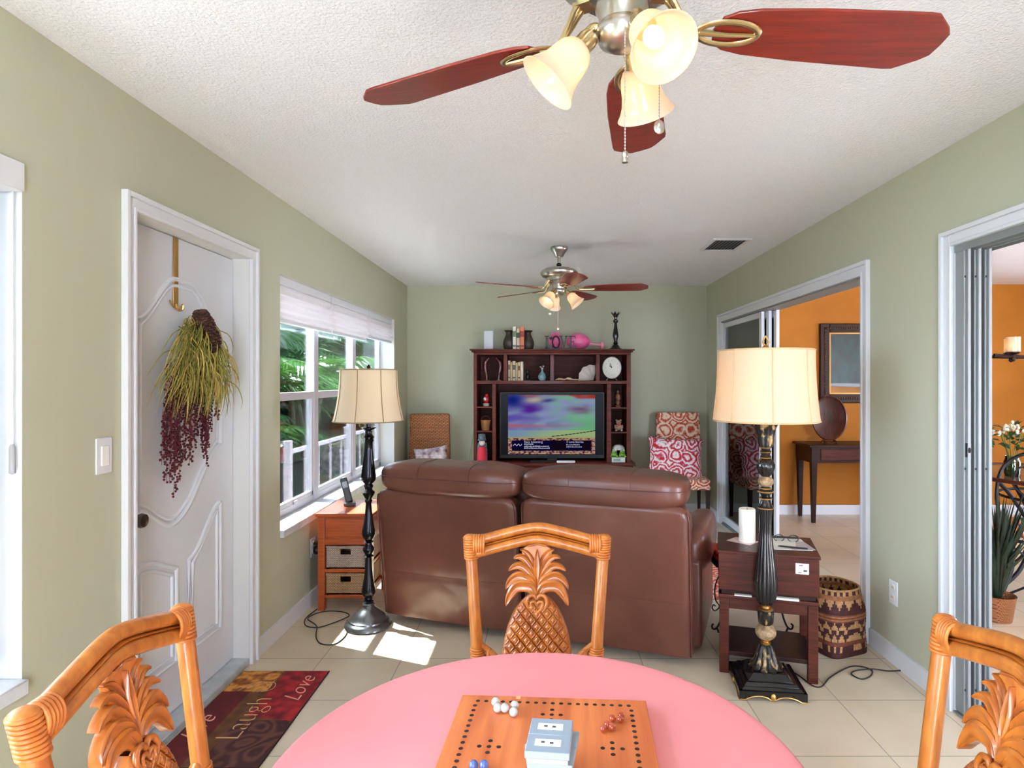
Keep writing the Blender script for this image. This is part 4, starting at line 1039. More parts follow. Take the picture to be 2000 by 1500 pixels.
# ------------------------------------------------------------------ marble board
BZ = .7425
bd = thing('game_board', 'square wooden marble game board with rows of dark holes on the pink table', 'board game', (.008, 1.093, BZ), R(-3.6))
bw = .192
bwood = wood('board_maple', (214, 122, 66), (186, 92, 46), rough=.35, axis='y', scale=3)
MB().box(-bw, bw, -bw, bw, 0, .019).build('board', bwood, bd, bevel=.002)
hole = pbr('hole_shade', (44, 14, 8), rough=.8); hm = MB()  # flat dark discs on the board imitate the shade inside the holes
pos = []; k9 = .0172
for i in range(19): pos.append(((i - 9) * k9, 9 * k9 + .013)); pos.append(((i - 9) * k9, -9 * k9 - .013 + .02))
for i in range(1, 19): pos.append((-9 * k9 - .003, 9 * k9 + .013 - i * .0183)); pos.append((9 * k9 + .004, 9 * k9 + .013 - i * .0183))
for (cx, cy) in ((0, .125), (-.108, .012), (.115, .020), (0, -.11)):
    for a, b in ((0, 0), (1, 0), (-1, 0), (0, 1), (0, -1)): pos.append((cx + a * .0178, cy + b * .0178))
for x, y in pos:
    hm.M = T(x, y, .0188); hm.lathe([(.0001, .0003), (.0044, .0003), (.0044, .0005), (.0001, .0004)], 14)
hm.build('hole_discs', hole, bd)
MB().box(-.078, -.068, bw - .012, bw + .0006, .0188, .0194).build('worn_edge', pbr('bare_wood', (232, 176, 120), rough=.5), bd)
def on_bd(px, py, z=BZ + .019):
    """where a sight line meets the board top, in room coordinates"""
    Y = (1.425 - z) * 1200 / (py - 742); return ((px - 1062) / 1200 * Y, Y, z)
white_m = pbr('white_marble_glass', (206, 202, 198), rough=.12, coat=.5, var=.1, vscale=120)
red_m = pbr('amber_glass', (206, 86, 44), rough=.06, coat=.5, trans=.6); blue_m = pbr('blue_glass', (84, 110, 176), rough=.08, coat=.5, trans=.3)
def marbles(lst, mat, nm, lab, grp, r):
    for i, (px, py, dz) in enumerate(lst):
        x, y, z = on_bd(px, py)
        o = MB().sphere((0, 0, 0), r, 18, 12).build(nm, mat, ang=180); o.location = (x, y, z + r + dz); tag(o, lab[i], 'marble', grp)
marbles([(968, 1379, 0), (986, 1391, 0), (1003, 1399, 0), (972, 1391, .0), (1005, 1386, 0)], white_m, 'glass_marble',
        ['white marble at the back of the cluster by the board edge', 'white marble in the middle of the white cluster', 'white marble nearest the cards at the front of the white cluster',
         'white marble at the front left of the white cluster', 'white marble behind the frontmost one in the white cluster'], 'white marbles on the board', .0088)
marbles([(1178, 1430, 0), (1186, 1422, 0), (1195, 1427, 0), (1196, 1410, 0), (1211, 1412, 0), (1213, 1404, 0)], red_m, 'glass_marble',
        ['amber red marble farthest left in the red cluster', 'amber red marble second from the left in the red cluster', 'amber red marble at the front centre of the red cluster',
         'amber red marble at the back centre of the red cluster', 'amber red marble at the right of the red cluster', 'amber red marble farthest back right beside the hole column'], 'red marbles on the board', .0068)
marbles([(925, 1503, 0), (945, 1503, 0)], blue_m, 'glass_marble', ['blue marble farther left at the front of the board', 'pale blue marble farther right at the front of the board'], 'blue marbles on the board', .0080)
# stack of card boxes
cb = pbr('pale_blue_grey_card', (146, 158, 168), rough=.5); ce = pbr('cream_card_edge', (186, 174, 150), rough=.6)
zc = BZ + .0195
tw_ = [(0, -4), (-.004, 6), (.006, -10), (-.002, -6)]
labs = ['grey card box at the bottom of the stack on the game board', 'grey card box second from the bottom of the stack', 'grey card box third up in the stack, turned askew', 'grey card box with two white labels on top of the stack']
for k in range(4):
    hgt = .0200
    c = thing('card_box', labs[k], 'card box', (.012 + tw_[k][0], 1.012 - .004 * (k % 2), zc), R(tw_[k][1]), 'stacked card boxes')
    MB().box(-.033, .033, -.046, .046, 0, hgt - .0058).build('tray', ce, c, bevel=.001)
    MB().box(-.0355, .0355, -.0485, -.0005, hgt - .0115, hgt).box(-.0355, .0355, .0005, .0485, hgt - .0115, hgt).build('lid', cb, c, bevel=.0015)
    if k == 3:
        for yy in (-.022, .024):
            l = MB().box(-.022, .020, yy - .009, yy + .009, hgt, hgt + .0004).build('label', M_['paper'], c)
            MB().box(-.012, -.006, yy - .002, yy + .003, hgt + .0004, hgt + .0006).box(.002, .008, yy - .003, yy + .002, hgt + .0004, hgt + .0006).build('print', bpy.data.materials['print_ink'], l)
    zc += hgt + .0002

# ------------------------------------------------------------------ rattan pineapple chair
def make_pine_chair():
    c = thing('dining_chair', 'x', 'chair')
    # local frame: x sideways, y forward (towards the sitter's knees = -y here), z up; back at y=0, seat towards -y
    lean = lambda z: .085 * max(0, z - .45) / .5          # recline: higher = further from the table
    def PX(x, z, d=0): return (x, lean(z) + d, z)
    hw = lambda z: .181 + (.213 - .181) * (z - .55) / .37
    for s in (-1, 1):
        mb = MB(); zs = [0, .2, .42, .50, .6, .7, .8, .88, .915]
        pts = [(s * (.185 if z < .45 else hw(z)), lean(z) + (.05 * (.42 - z) / .42 if z < .42 else 0), z) for z in zs]
        mb.tube(spline(pts, 4), .0185, 16); mb.build('back_post', M_['rattan'], c, ang=70)
        # corner binding
        wr = MB()
        for k in range(9):
            z = .862 + k * .0075
            wr.torus(PX(s * hw(z), z), .0195, .0042, 'z', 20, 6)
        for k in range(5):
            x = s * (.206 - k * .0075) ; zc_ = .903
            wr.M = Matrix.Translation((x - s * .008, lean(.9), zc_ - .001)); wr.tube([(0, .022 * math.cos(t), .030 * math.sin(t)) for t in [2 * PI * i / 20 for i in range(20)]], .0042, 6, closed=True); wr.M = Matrix()
        wr.sphere(PX(s * .213, .925), (.021, .021, .010), 16, 10)
        wr.build('corner_binding', M_['wrap'], c, ang=70)
        wr = MB()
        for k in range(4):
            z = .575 + k * .007; wr.torus(PX(s * hw(z), z), .0195, .0036, 'z', 20, 6)
        wr.build('post_binding', M_['wrap'], c, ang=70)
        br = MB()
        for q in (0, 1):
            br.tube(spline([PX(s * (hw(.58) - .010), .606 - q * .030), PX(s * .148, .588 - q * .030), PX(s * .114, .560 - q * .026), PX(s * .085, .53 - q * .01)], 5), .0095, 10)
        br.tube([PX(s * (hw(.5) - .028), .595), PX(s * (hw(.48) - .026), .46)], .010, 10)
        br.build('brace', M_['rattan'], c, ang=70)
    arch = lambda x: .044 * (1.02 - math.sqrt((min(abs(x), .2) / .2) ** 2 + .035)) / .83
    for nm, dz, r in (('top_rail', .0, .0155), ('top_rail', -.0370, .0155)):
        mb = MB(); mb.tube([PX(x, .911 + dz + arch(x)) for x in [-.205 + .41 * i / 40 for i in range(41)]], r, 14, up=(0, 1, 0)); mb.build(nm, M_['rattan'], c, ang=70)
    mb = MB(); mb.tube([PX(x, .8925 + arch(x)) for x in [-.18 + .36 * i / 36 for i in range(37)]], .0125, 10, up=(0, 1, 0), sq=(1, .20)); mb.build('bead', M_['carved'], c, ang=70)
    # pineapple body: relief grid
    bwid = lambda v: .112 * (1 - .10 * v) * math.sqrt(max(0, 1 - max(0, (v - .30) / .72) ** 2.3)) * (1 - .10 * (1 - min(1, v / .3)) ** 2)
    z0b, z1b = .465, .748; Hb = z1b - z0b
    def body(u, v, side=-1):
        s_ = 2 * u - 1; w_ = bwid(v * .995); x = s_ * w_; z = z0b + Hb * v
        edge = max(0, 1 - abs(s_) ** 4) ** .5 * min(1, (1 - v) / .06) ** .5
        S_ = .040
        a = (x / (S_ * .82) + z / (S_ * .95)) / 1.0; b = (-x / (S_ * .82) + z / (S_ * .95)) / 1.0
        fa, fb = abs((a % 1) - .5) * 2, abs((b % 1) - .5) * 2      # 1 at cell borders
        m_ = max(fa, fb); stp = lambda t, a_, b_: (lambda q: q * q * (3 - 2 * q))(max(0, min(1, (t - a_) / (b_ - a_)))); relief = .0058 * (1 - stp(m_, .80, .92)) - .0018 * stp(m_, .44, .52) * (1 - stp(m_, .56, .64)) + .0025 * (1 - min(1, m_ / .46))
        d = -(.010 + .010 * edge) - relief * edge
        return (x, lean(z) + (d if side < 0 else -d), z)
    mb = MB(); mb.grid(lambda u, v: body(u, v), 150, 170); mb.grid(lambda u, v: body(1 - u, v, 1), 30, 34)
    n = 60
    for (uu) in (0, 1):
        a_ = [body(uu, j / n) for j in range(n + 1)]; b_ = [body(uu, j / n, 1) for j in range(n + 1)]
        mb.add(a_ + b_, [(j, j + 1, n + 2 + j, n + 1 + j) for j in range(n)])
    mb.build('pineapple_body', M_['carved'], c, ang=35)
    # leaves
    def leaf(root, ctrl, tip, w, dpt, name='leaf'):
        pts = spline([root] + ctrl + [tip], 8); n = len(pts); mb = MB(); vs = []; fs = []; K = 7
        for k, p in enumerate(pts):
            t = k / (n - 1); tn = (pts[min(k + 1, n - 1)] - pts[max(k - 1, 0)]).normalized()
            nr = Vector((-tn.z, 0, tn.x)); ww = w * (math.sin(PI * min(1, .12 + t * .88)) ** .7 * (1 - t * .15) if t < .97 else .08)
            ww = max(ww, .0012)
            for i in range(K):
                q = -1 + 2 * i / (K - 1); rel = [.000, .0050, .0016, .0010, .0022, .0048, .000][i]
                y = dpt - (.004 + rel) * (1.0 - .25 * t)
                vs.append((p.x + nr.x * ww * q, lean(p.z) + y, p.z + nr.z * ww * q))
            for q in (1, -1): vs.append((p.x + nr.x * ww * q * .9, lean(p.z) + .010, p.z + nr.z * ww * q * .9))
        C = K + 2
        for k in range(n - 1):
            for i in range(C):
                j = (i + 1) % C; fs.append((k * C + i, k * C + j, (k + 1) * C + j, (k + 1) * C + i))
        fs.append(tuple(range(C))[::-1]); fs.append(tuple((n - 1) * C + i for i in range(C)))
        mb.add(vs, fs); return mb.build(name, M_['carved'], c, ang=50)
    V = lambda x, z: Vector((x, 0, z)); r0 = .757
    for s in (-1, 1):
        leaf(V(s * .004, r0 - .005), [V(s * .022, r0 + .020), V(s * .060, r0 + .022), V(s * .084, r0 - .004)], V(s * .097, r0 - .034), .0195, -.008)
        leaf(V(s * .004, r0 + .004), [V(s * .020, r0 + .036), V(s * .056, r0 + .052), V(s * .084, r0 + .036)], V(s * .098, r0 + .014), .0165, -.006)
        leaf(V(s * .004, r0 + .012), [V(s * .016, r0 + .048), V(s * .044, r0 + .078), V(s * .068, r0 + .080)], V(s * .090, r0 + .068), .0145, -.004)
        leaf(V(s * .003, r0 + .022), [V(s * .012, r0 + .060), V(s * .036, r0 + .098), V(s * .056, r0 + .108)], V(s * .074, r0 + .104), .0130, -.002)
        leaf(V(s * .003, r0 + .032), [V(s * .010, r0 + .075), V(s * .024, r0 + .108), V(s * .038, r0 + .124)], V(s * .054, r0 + .130), .0110, 0)
    leaf(V(0, r0 + .045), [V(0, r0 + .075), V(0, r0 + .100)], V(0, r0 + .132), .0115, -.007)
    mb = MB(XZ); mb.M = XZ
    poly = [(-.050, r0 + .128), (-.03, r0 + .142), (0, r0 + .148), (.03, r0 + .142), (.050, r0 + .128), (.02, r0 + .04), (0, r0 - .01), (-.02, r0 + .04)]
    mb = MB(); mb.add([(x, lean(z) - .003, z) for x, z in poly] + [(x, lean(z) + .010, z) for x, z in poly], [tuple(range(8)), tuple(range(15, 7, -1))] + [(i, i + 8, (i + 1) % 8 + 8, (i + 1) % 8) for i in range(8)])
    mb.build('crown_backing', M_['wrap'], c, bevel=.002)
    mb = MB(); mb.tube([PX(-.030, r0 + .142, -.008), PX(0, r0 + .149, -.008), PX(.030, r0 + .142, -.008)], .0035, 8)
    mb.build('crown_bead', M_['carved'], c); mb = MB()
    for s in (-1, 1):
        mb.tube(spline([PX(0, r0 - .012, -.020), PX(s * .010, r0 - .001, -.021), PX(s * .024, r0 - .004, -.021), PX(s * .031, r0 - .020, -.021), PX(s * .026, r0 - .036, -.020), PX(s * .016, r0 - .040, -.019)], 5), .0062, 8)
        mb.tube(spline([PX(0, r0 - .026, -.022), PX(s * .008, r0 - .018, -.023), PX(s * .018, r0 - .022, -.023), PX(s * .014, r0 - .038, -.022), PX(0, r0 - .052, -.022)], 5), .0048, 8)
    mb.sphere(PX(0, r0 - .024, -.006), (.030, .012, .020), 16, 10)
    mb.build('carved_curl', M_['carved'], c, ang=60)
    # seat and legs
    mb = MB(); 
    loop = [(x, y - .22, .415) for x, y in rrect(.45, .44, .05, 5)]
    mb.tube(loop, .018, 12, closed=True); mb.tube([(x, y, z - .035) for x, y, z in loop], .012, 10, closed=True); mb.build('seat_frame', M_['rattan'], c, ang=70)
    mb = MB(); puff(mb, 0, -.225, .447, .205, .205, .035, e=.5, amp=.003); mb.build('seat_cushion', pbr('seat_fabric', (206, 178, 130), rough=.9, bump=.3, bscale=90), c, ang=70)
    for s in (-1, 1):
        mb = MB(); mb.tube(spline([(s * .205, -.425, .42), (s * .208, -.43, .2), (s * .21, -.435, 0)], 4), .0185, 14); mb.build('front_leg', M_['rattan'], c, ang=70)
        mb = MB(); mb.tube([(s * .19, .03, .16), (s * .209, -.43, .16)], .011, 10); mb.build('stretcher', M_['rattan'], c, ang=70)
    return c
ch1 = make_pine_chair()
ch1['label'] = 'rattan chair with carved pineapple back, on the far side of the pink table facing us'; ch1['group'] = 'rattan pineapple chairs round the table'
ch1.location = (-.021, 1.875, 0)
ch2 = copy_tree(ch1); ch2['label'] = 'rattan pineapple chair at left, in front of the white door, back seen at a slant'
ch3 = copy_tree(ch1); ch3['label'] = 'rattan pineapple chair at right, partly cut off, near the sliding door opening'
# seat points towards -y locally
ch2.location = (-.705, 1.135, 0); ch2.rotation_euler = (0, 0, R(90 + 2))
ch3.location = (.752, 1.075, 0); ch3.rotation_euler = (0, 0, R(-90 - 2))
# ------------------------------------------------------------------ hutch against the far wall
HY = 6.20; k_ = .0051667
hX = lambda px: (px - 1062) * k_
hZ = lambda py: 1.425 - (py - 742) * k_
ec = thing('entertainment_center', 'reddish-brown wooden hutch with open cubbies around the television', 'cabinet', (hX(1078), HY, 0))
ox = hX(1078)
def hb(mb, x0, x1, y0, y1, z0, z1): return mb.box(hX(x0) - ox, hX(x1) - ox, y0, y1, z0, z1)
hw_, hm_ = M_['hutch'], M_['hutch_back']
D = .40
hb(MB(), 925, 931.5, 0, D, hZ(905), hZ(690)).build('side_panel', hw_, ec, bevel=.003)
hb(MB(), 1224, 1232, 0, D, hZ(905), hZ(690)).build('side_panel', hw_, ec, bevel=.003)
mb = MB(); hb(mb, 925, 1232, -.004, D, hZ(693), hZ(688)); hb(mb, 921, 1236, -.02, D + .005, hZ(688), hZ(685)); hb(mb, 918, 1239, -.04, D + .01, hZ(685), hZ(682)); mb.build('crown', hw_, ec, bevel=.006)
hb(MB(), 931.5, 1224, D - .012, D, hZ(905), hZ(690)).build('back_panel', hm_, ec)
hb(MB(), 931.5, 1224, -.002, D - .012, hZ(750), hZ(743.5)).build('shelf', hw_, ec, bevel=.002)
for a, b in ((983.5, 990.5), (1074.5, 1082), (1164.5, 1171.5)): hb(MB(), a, b, 0, D - .012, hZ(743.5), hZ(693)).build('divider', hw_, ec, bevel=.002)
hb(MB(), 961.5, 968.5, 0, D - .012, hZ(905), hZ(750)).build('divider', hw_, ec, bevel=.002)
hb(MB(), 1185.5, 1194, 0, D - .012, hZ(905), hZ(750)).build('divider', hw_, ec, bevel=.002)
for a, b, ys in ((931.5, 961.5, (795.5, 843)), (1194, 1224, (797, 845))):
    for y in ys: hb(MB(), a, b, .004, D - .012, hZ(y + 1.5), hZ(y - 1.5)).build('shelf', hw_, ec, bevel=.001)
mb = MB(); mb.box(hX(920) - ox, hX(1240) - ox, -.06, D + .02, .565, .592); mb.build('counter', hw_, ec, bevel=.006)
MB().box(hX(924) - ox, hX(1236) - ox, -.03, D, .06, .565).build('base_cabinet', hw_, ec, bevel=.003)
MB().box(hX(928) - ox, hX(1232) - ox, -.01, D, .0, .06).build('plinth', M_['espresso'], ec)
for i in range(4):
    a = hX(928) - ox + i * .392; dd = MB().box(a, a + .38, -.05, -.03, .08, .55).build('cabinet_door', hw_, ec, bevel=.006)
    MB().box(a + .05, a + .33, -.053, -.049, .13, .50).build('door_panel', hm_, dd, bevel=.008)
    MB(T(a + (.34 if i % 2 == 0 else .04), -.052, .34, rx=PI / 2)).lathe([(.006, 0), (.006, .012), (.013, .018), (.012, .026), (.001, .029)], 16).build('knob', M_['chrome'], dd)
SH = .592   # counter
# television
tv = thing('television', 'flat black television showing a colourful sky picture inside the hutch', 'television', (hX(1078.5), 6.27, SH))
tvw = (hX(1182) - hX(975)) / 2; z0t, z1t = hZ(897) - SH, hZ(766) - SH
MB().box(-tvw, tvw, .0, .045, z0t, z1t).build('casing', M_['black'], tv, bevel=.004)
MB().box(-.22, .22, -.05, .12, .0005, .014).build('stand_base', M_['black'], tv, bevel=.004)
MB().box(-.05, .05, .015, .04, .012, z0t + .05).build('stand_neck', M_['black'], tv)
MB().box(-tvw + .012, tvw - .012, -.0016, .0, z0t + .035, z1t - .012).build('glass_panel', pbr('tv_glass', (10, 12, 20), rough=.35, spec=.15), tv)
sx0, sx1, sz0, sz1 = hX(991.5) - hX(1078.5), hX(1163.5) - hX(1078.5), hZ(888.5) - SH, hZ(771.5) - SH
nx, nz = 172, 118
mb = MB(); mb.grid(lambda u, v: (sx0 + (sx1 - sx0) * u, -.0022, sz0 + (sz1 - sz0) * v), nx, nz)
nz3 = lambda *a: noise.noise(Vector(a))
def sky_c(u, v):
    n1 = nz3(u * 2.5, v * 5, 1); n2 = nz3(u * 6, v * 11, 5); n3 = nz3(u * 34, v * 44, 2)
    st = lambda t: (lambda q: q * q * (3 - 2 * q))(max(0, min(1, t)))
    if v > .40:
        t = (v - .40) / .60
        c = mixc((150, 140, 232), (150, 224, 180), st(u * 1.15 + n1 * .35))
        c = mixc(c, (172, 190, 236), st(.3 + n2 * 1.1 + .4 * (u > .4) * (t > .4)))
        band = math.exp(-((t - .10 - .12 * u - .08 * n1) / .05) ** 2); c = mixc(c, (206, 130, 150), band * (1 - u) * 1.1)
        band = math.exp(-((t - .34 + .1 * n1) / .07) ** 2); c = mixc(c, (120, 100, 210), band * max(0, 1 - u * 1.8))
        blob = math.exp(-((u - .26) / .13) ** 2 - ((t - .62 - .1 * n2) / .13) ** 2); c = mixc(c, (104, 40, 176), blob * .95)
        blob = math.exp(-((u - .05) / .14) ** 2 - ((t - .85) / .22) ** 2); c = mixc(c, (24, 44, 150), blob)
        blob = math.exp(-((u - .82) / .13) ** 2 - ((t - .60 - .1 * n2) / .08) ** 2); c = mixc(c, (140, 96, 140), blob * .9)
        blob = math.exp(-((u - .45) / .08) ** 2 - ((t - .84 - .2 * (u - .45)) / .05) ** 2); c = mixc(c, (50, 50, 130), blob * .8)
        blob = math.exp(-((u - .22 - .3 * (t - .6)) / .10) ** 2 - ((t - .86) / .08) ** 2); c = mixc(c, (240, 222, 180), blob * .9)
        if t > .88: c = mixc(c, (206, 64, 44), st((t - .88) * 7 + 1.2 * n2) * (.95 if u > .7 else .5))
        c = mixc(c, (132, 216, 156), st((u - .62) * 3) * st((.42 - t) * 4) * .8)
    elif v > .27:
        c = mixc((150, 186, 224), (196, 228, 160), st(u * 1.3 + .3 * n1)); c = mixc(c, (214, 196, 132), st((.32 - v) * 16))
    else: c = mixc((222, 196, 150), (176, 84, 110), st(.5 + n3 * 2.4)); c = mixc(c, (80, 30, 74), st(n3 * 5 - .6))
    if u > .5 and abs(v - (.30 + .22 * (u - .5) ** 1.2)) < .007: c = (70, 50, 60)
    if .045 < u < .955 and .055 < v < .235: c = (14, 14, 60) if u < .50 or .66 < u < .86 else (26, 14, 34)
    return c
cc = [sky_c((p[0] - sx0) / (sx1 - sx0), (p[2] - sz0) / (sz1 - sz0)) for p in mb.v]
o = mb.build('screen_picture', attr_mat('tv_picture', emission=0.5), tv, flat=True)
ca = o.data.color_attributes.new('Col', 'FLOAT_COLOR', 'POINT')
for i, c in enumerate(cc): ca.data[i].color = rgb(*c)
tvt = emit('caption_glow', (225, 225, 255), 0.6)
Mq = lambda x, z: T(x, -.0032, z, rx=PI / 2)
ww = sx1 - sx0; h_ = sz1 - sz0
text_mesh('Easy Listening', .034, .0002, 'caption', tvt, tv, Mq(sx0 + ww * .185, sz0 + h_ * .205), align='LEFT')
text_mesh('5 Love Stories', .030, .0002, 'caption', tvt, tv, Mq(sx0 + ww * .67, sz0 + h_ * .205), align='LEFT')
mb = MB(); rr_ = random.Random(3)
for (xs, z, L) in ((.185, .165, .11), (.185, .13, .28), (.185, .098, .29), (.67, .155, .15), (.67, .12, .18)):
    x = xs
    while x < xs + L:
        w1_ = rr_.uniform(.006, .016); mb.box(sx0 + ww * x, sx0 + ww * (x + w1_), -.0034, -.0030, sz0 + h_ * z - .004, sz0 + h_ * z + rr_.uniform(.003, .008)); x += w1_ + .005
mb.tube(spline([(sx0 + ww * (.06 + .02 * i), -.0034, sz0 + h_ * (.14 + (.03 if i % 2 else 0))) for i in range(6)]), .003, 5)
mb.build('caption_lines', tvt, tv)

def small(name, label, cat, px, pz_bottom, y=6.36, rz=0, group=None): return thing(name, label, cat, (hX(px) * y / HY if False else hX(px), y, pz_bottom), rz, group)
def P(r, g, b, **k): return pbr('c%d_%d_%d_%d' % (r, g, b, len(bpy.data.materials)), (r, g, b), **k)
TOP = hZ(682)
o = small('wifi_router', 'plain white upright box standing at the left end of the hutch top', 'box', 952, TOP, 6.36)
MB().prism(rrect(.098, .06, .012), 0, .195).build('casing', M_['white'], o, bevel=.004)
bkp = M_['lampblack']
def urn(px, lab, flip):
    u = small('vase_bookend', lab, 'bookend', px, TOP, 6.36, group='urn bookends on the hutch')
    mb = MB(); mb.lathe([(.001, 0), (.045, 0), (.052, .008), (.060, .03), (.066, .06), (.062, .09), (.045, .135), (.032, .165), (.034, .18), (.052, .196), (.050, .202), (.030, .196), (.001, .195)], 32)
    mb.build('urn', pbr('dark_bronze', (62, 54, 46), rough=.45, metal=.3), u)
urn(993, 'dark bronze urn bookend left of the three books on the hutch', 1); urn(1030, 'dark bronze urn bookend right of the three books on the hutch', -1)
def book(px0, px1, z0, h, y, d, col, label, group, lean=0.0, band=None):
    w = (px1 - px0) * k_
    b = thing('book', label, 'book', (hX((px0 + px1) / 2), y, z0), 0, group)
    MB(T(ry=lean)).box(-w / 2, w / 2, 0, .004, 0, h).box(-w / 2, -w / 2 + .002, 0, d, 0, h).box(w / 2 - .002, w / 2, 0, d, 0, h).build('cover', P(*col, rough=.6), b)
    MB(T(ry=lean)).box(-w / 2 + .002, w / 2 - .002, .004, d - .006, .003, h - .003).build('pages', M_['paper'], b)
    if band:
        MB(T(ry=lean)).box(-w / 2 + .003, w / 2 - .003, -.0008, .0002, h * .55, h * .8).box(-w / 2 + .003, w / 2 - .003, -.0008, .0002, h * .12, h * .2).build('spine_print', P(*band, rough=.6), b)
    return b
book(1000.5, 1007.5, TOP, .235, 6.27, .15, (236, 234, 220), 'tall white book between the urn bookends', 'books on top of the hutch', band=(120, 140, 110))
book(1007.8, 1014.8, TOP, .215, 6.27, .15, (224, 200, 170), 'cream patterned book in the middle of the three on the hutch', 'books on top of the hutch', band=(70, 90, 60))
book(1015.1, 1023.5, TOP, .235, 6.27, .15, (222, 132, 98), 'salmon orange book at the right of the three on the hutch', 'books on top of the hutch', band=(160, 60, 50))
# LOVE sign
lv = small('word_sign', 'black metal letters spelling LOVE on top of the hutch', 'sign', 1096, TOP, 6.24)
def letter(parts, x):
    mb = MB(T(x, 0, .012))
    for q in parts: mb.prism(q, -.006, .006) if False else mb.add([(a, -.007, b) for a, b in q] + [(a, .007, b) for a, b in q], [tuple(range(len(q))), tuple(range(2 * len(q) - 1, len(q) - 1, -1))] + [(i, i + len(q), (i + 1) % len(q) + len(q), (i + 1) % len(q)) for i in range(len(q))])
    return mb
bx_ = lambda x0, x1, z0, z1: [(x0, z0), (x1, z0), (x1, z1), (x0, z1)]
hL = .125
letter([bx_(.010, .028, 0, hL), bx_(0, .040, hL - .010, hL), bx_(0, .066, 0, .010), [(.052, .010), (.066, .010), (.066, .036)]], -.165).build('letter_l', M_['black'], lv)
mb = MB(T(-.052, 0, .012)); mb.tube([(.036 * math.cos(t), 0, hL / 2 + .058 * math.sin(t)) for t in [2 * PI * i / 32 for i in range(32)]], .009, 8, closed=True, up=(0, 1, 0)); mb.build('letter_o', M_['black'], lv)
mb = MB(T(-.105, -.002, .115)); mb.sphere((-.004, 0, 0), (.010, .006, .009), 10, 8); mb.sphere((.008, 0, .002), (.010, .006, .009), 10, 8); mb.sphere((.002, 0, -.010), (.009, .006, .010), 10, 8); mb.build('heart', M_['black'], lv)
letter([[(.004, hL), (.022, hL), (.050, .02), (.042, 0), (.036, 0)], [(.062, hL), (.074, hL), (.046, 0), (.038, 0)], bx_(-.006, .032, hL - .009, hL), bx_(.052, .084, hL - .009, hL)], -.014).build('letter_v', M_['black'], lv)
letter([bx_(.010, .028, 0, hL), bx_(0, .066, hL - .010, hL), bx_(0, .070, 0, .010), bx_(.028, .052, hL / 2 - .005, hL / 2 + .005), [(.054, hL - .010), (.066, hL - .034), (.066, hL - .010)], [(.056, .010), (.070, .010), (.070, .036)], bx_(.048, .053, hL / 2 - .016, hL / 2 + .016)], .080).build('letter_e', M_['black'], lv)
MB().box(-.168, .155, -.018, .018, 0, .012).build('base_bar', M_['black'], lv, bevel=.002)
pink = pbr('pink_plastic', (248, 110, 168), rough=.3, coat=.4); pink2 = pbr('pale_pink_plastic', (246, 160, 178), rough=.35)
f1 = small('piggy_bank', 'bright pink round ornament with a crest behind the LOVE letters', 'ornament', 1088, TOP, 6.40)
mb = MB(); mb.sphere((-.01, 0, .10), (.075, .065, .075), 24, 16); 
mb.sphere((0, 0, .03), (.055, .05, .032), 20, 10); mb.build('body', pink, f1)
mb = MB()
for q in (-.04, -.012, .018): mb.sphere((q, 0, .172), (.014, .012, .016), 10, 8)
mb.build('crest', pink, f1)
f2 = small('toy_maraca', 'pink rattle-shaped ornament lying on its side with a thin neck and knob', 'ornament', 1140, TOP, 6.38)
mb = MB(T(0, 0, .088, ry=PI / 2)); mb.lathe([(.001, -.165), (.03, -.158), (.06, -.13), (.083, -.08), (.087, -.03), (.078, .01), (.055, .045), (.028, .07), (.018, .08)], 32, lobes=10, amp=.04); mb.build('rattle_body', pink, f2)
mb = MB(T(0, 0, .070, ry=PI / 2 + .08)); mb.lathe([(.016, .07), (.012, .10), (.013, .185)], 20); mb.build('neck', pink2, f2)
mb = MB(); mb.sphere((.205, 0, .045), (.024, .034, .042), 16, 12); mb.build('knob', pink2, f2)
cs = small('candlestick', 'tall black candlestick with a petal cup at the right end of the hutch', 'candlestick', 1206, TOP, 6.36)
MB().lathe([(.001, 0), (.066, 0), (.066, .012), (.050, .022), (.034, .045), (.022, .060), (.026, .072), (.018, .085), (.022, .11), (.031, .145), (.026, .19), (.017, .24), (.014, .275), (.026, .290), (.027, .305), (.014, .32), (.016, .335), (.001, .336)], 24).build('stem', M_['lampblack'], cs)
mb = MB(); mb.lathe([(.014, .33), (.022, .345), (.028, .37), (.018, .372), (.001, .36)], 20)
for k in range(7):
    a = 2 * PI * k / 7; mb.tube(spline([(.016 * math.cos(a), .016 * math.sin(a), .34), (.034 * math.cos(a), .034 * math.sin(a), .37), (.054 * math.cos(a), .054 * math.sin(a), .392)]), [.012] * 4 + [.010] * 4 + [.010] * 4 + [.008] * 4 + [.002], 8, sq=(.4, 1)) if False else mb.tube(spline([(.016 * math.cos(a), .016 * math.sin(a), .34), (.034 * math.cos(a), .034 * math.sin(a), .37), (.054 * math.cos(a), .054 * math.sin(a), .392)], 4), [.010] * 6 + [.007, .005, .002], 8, sq=(.4, 1))
mb.build('petal_cup', M_['lampblack'], cs)

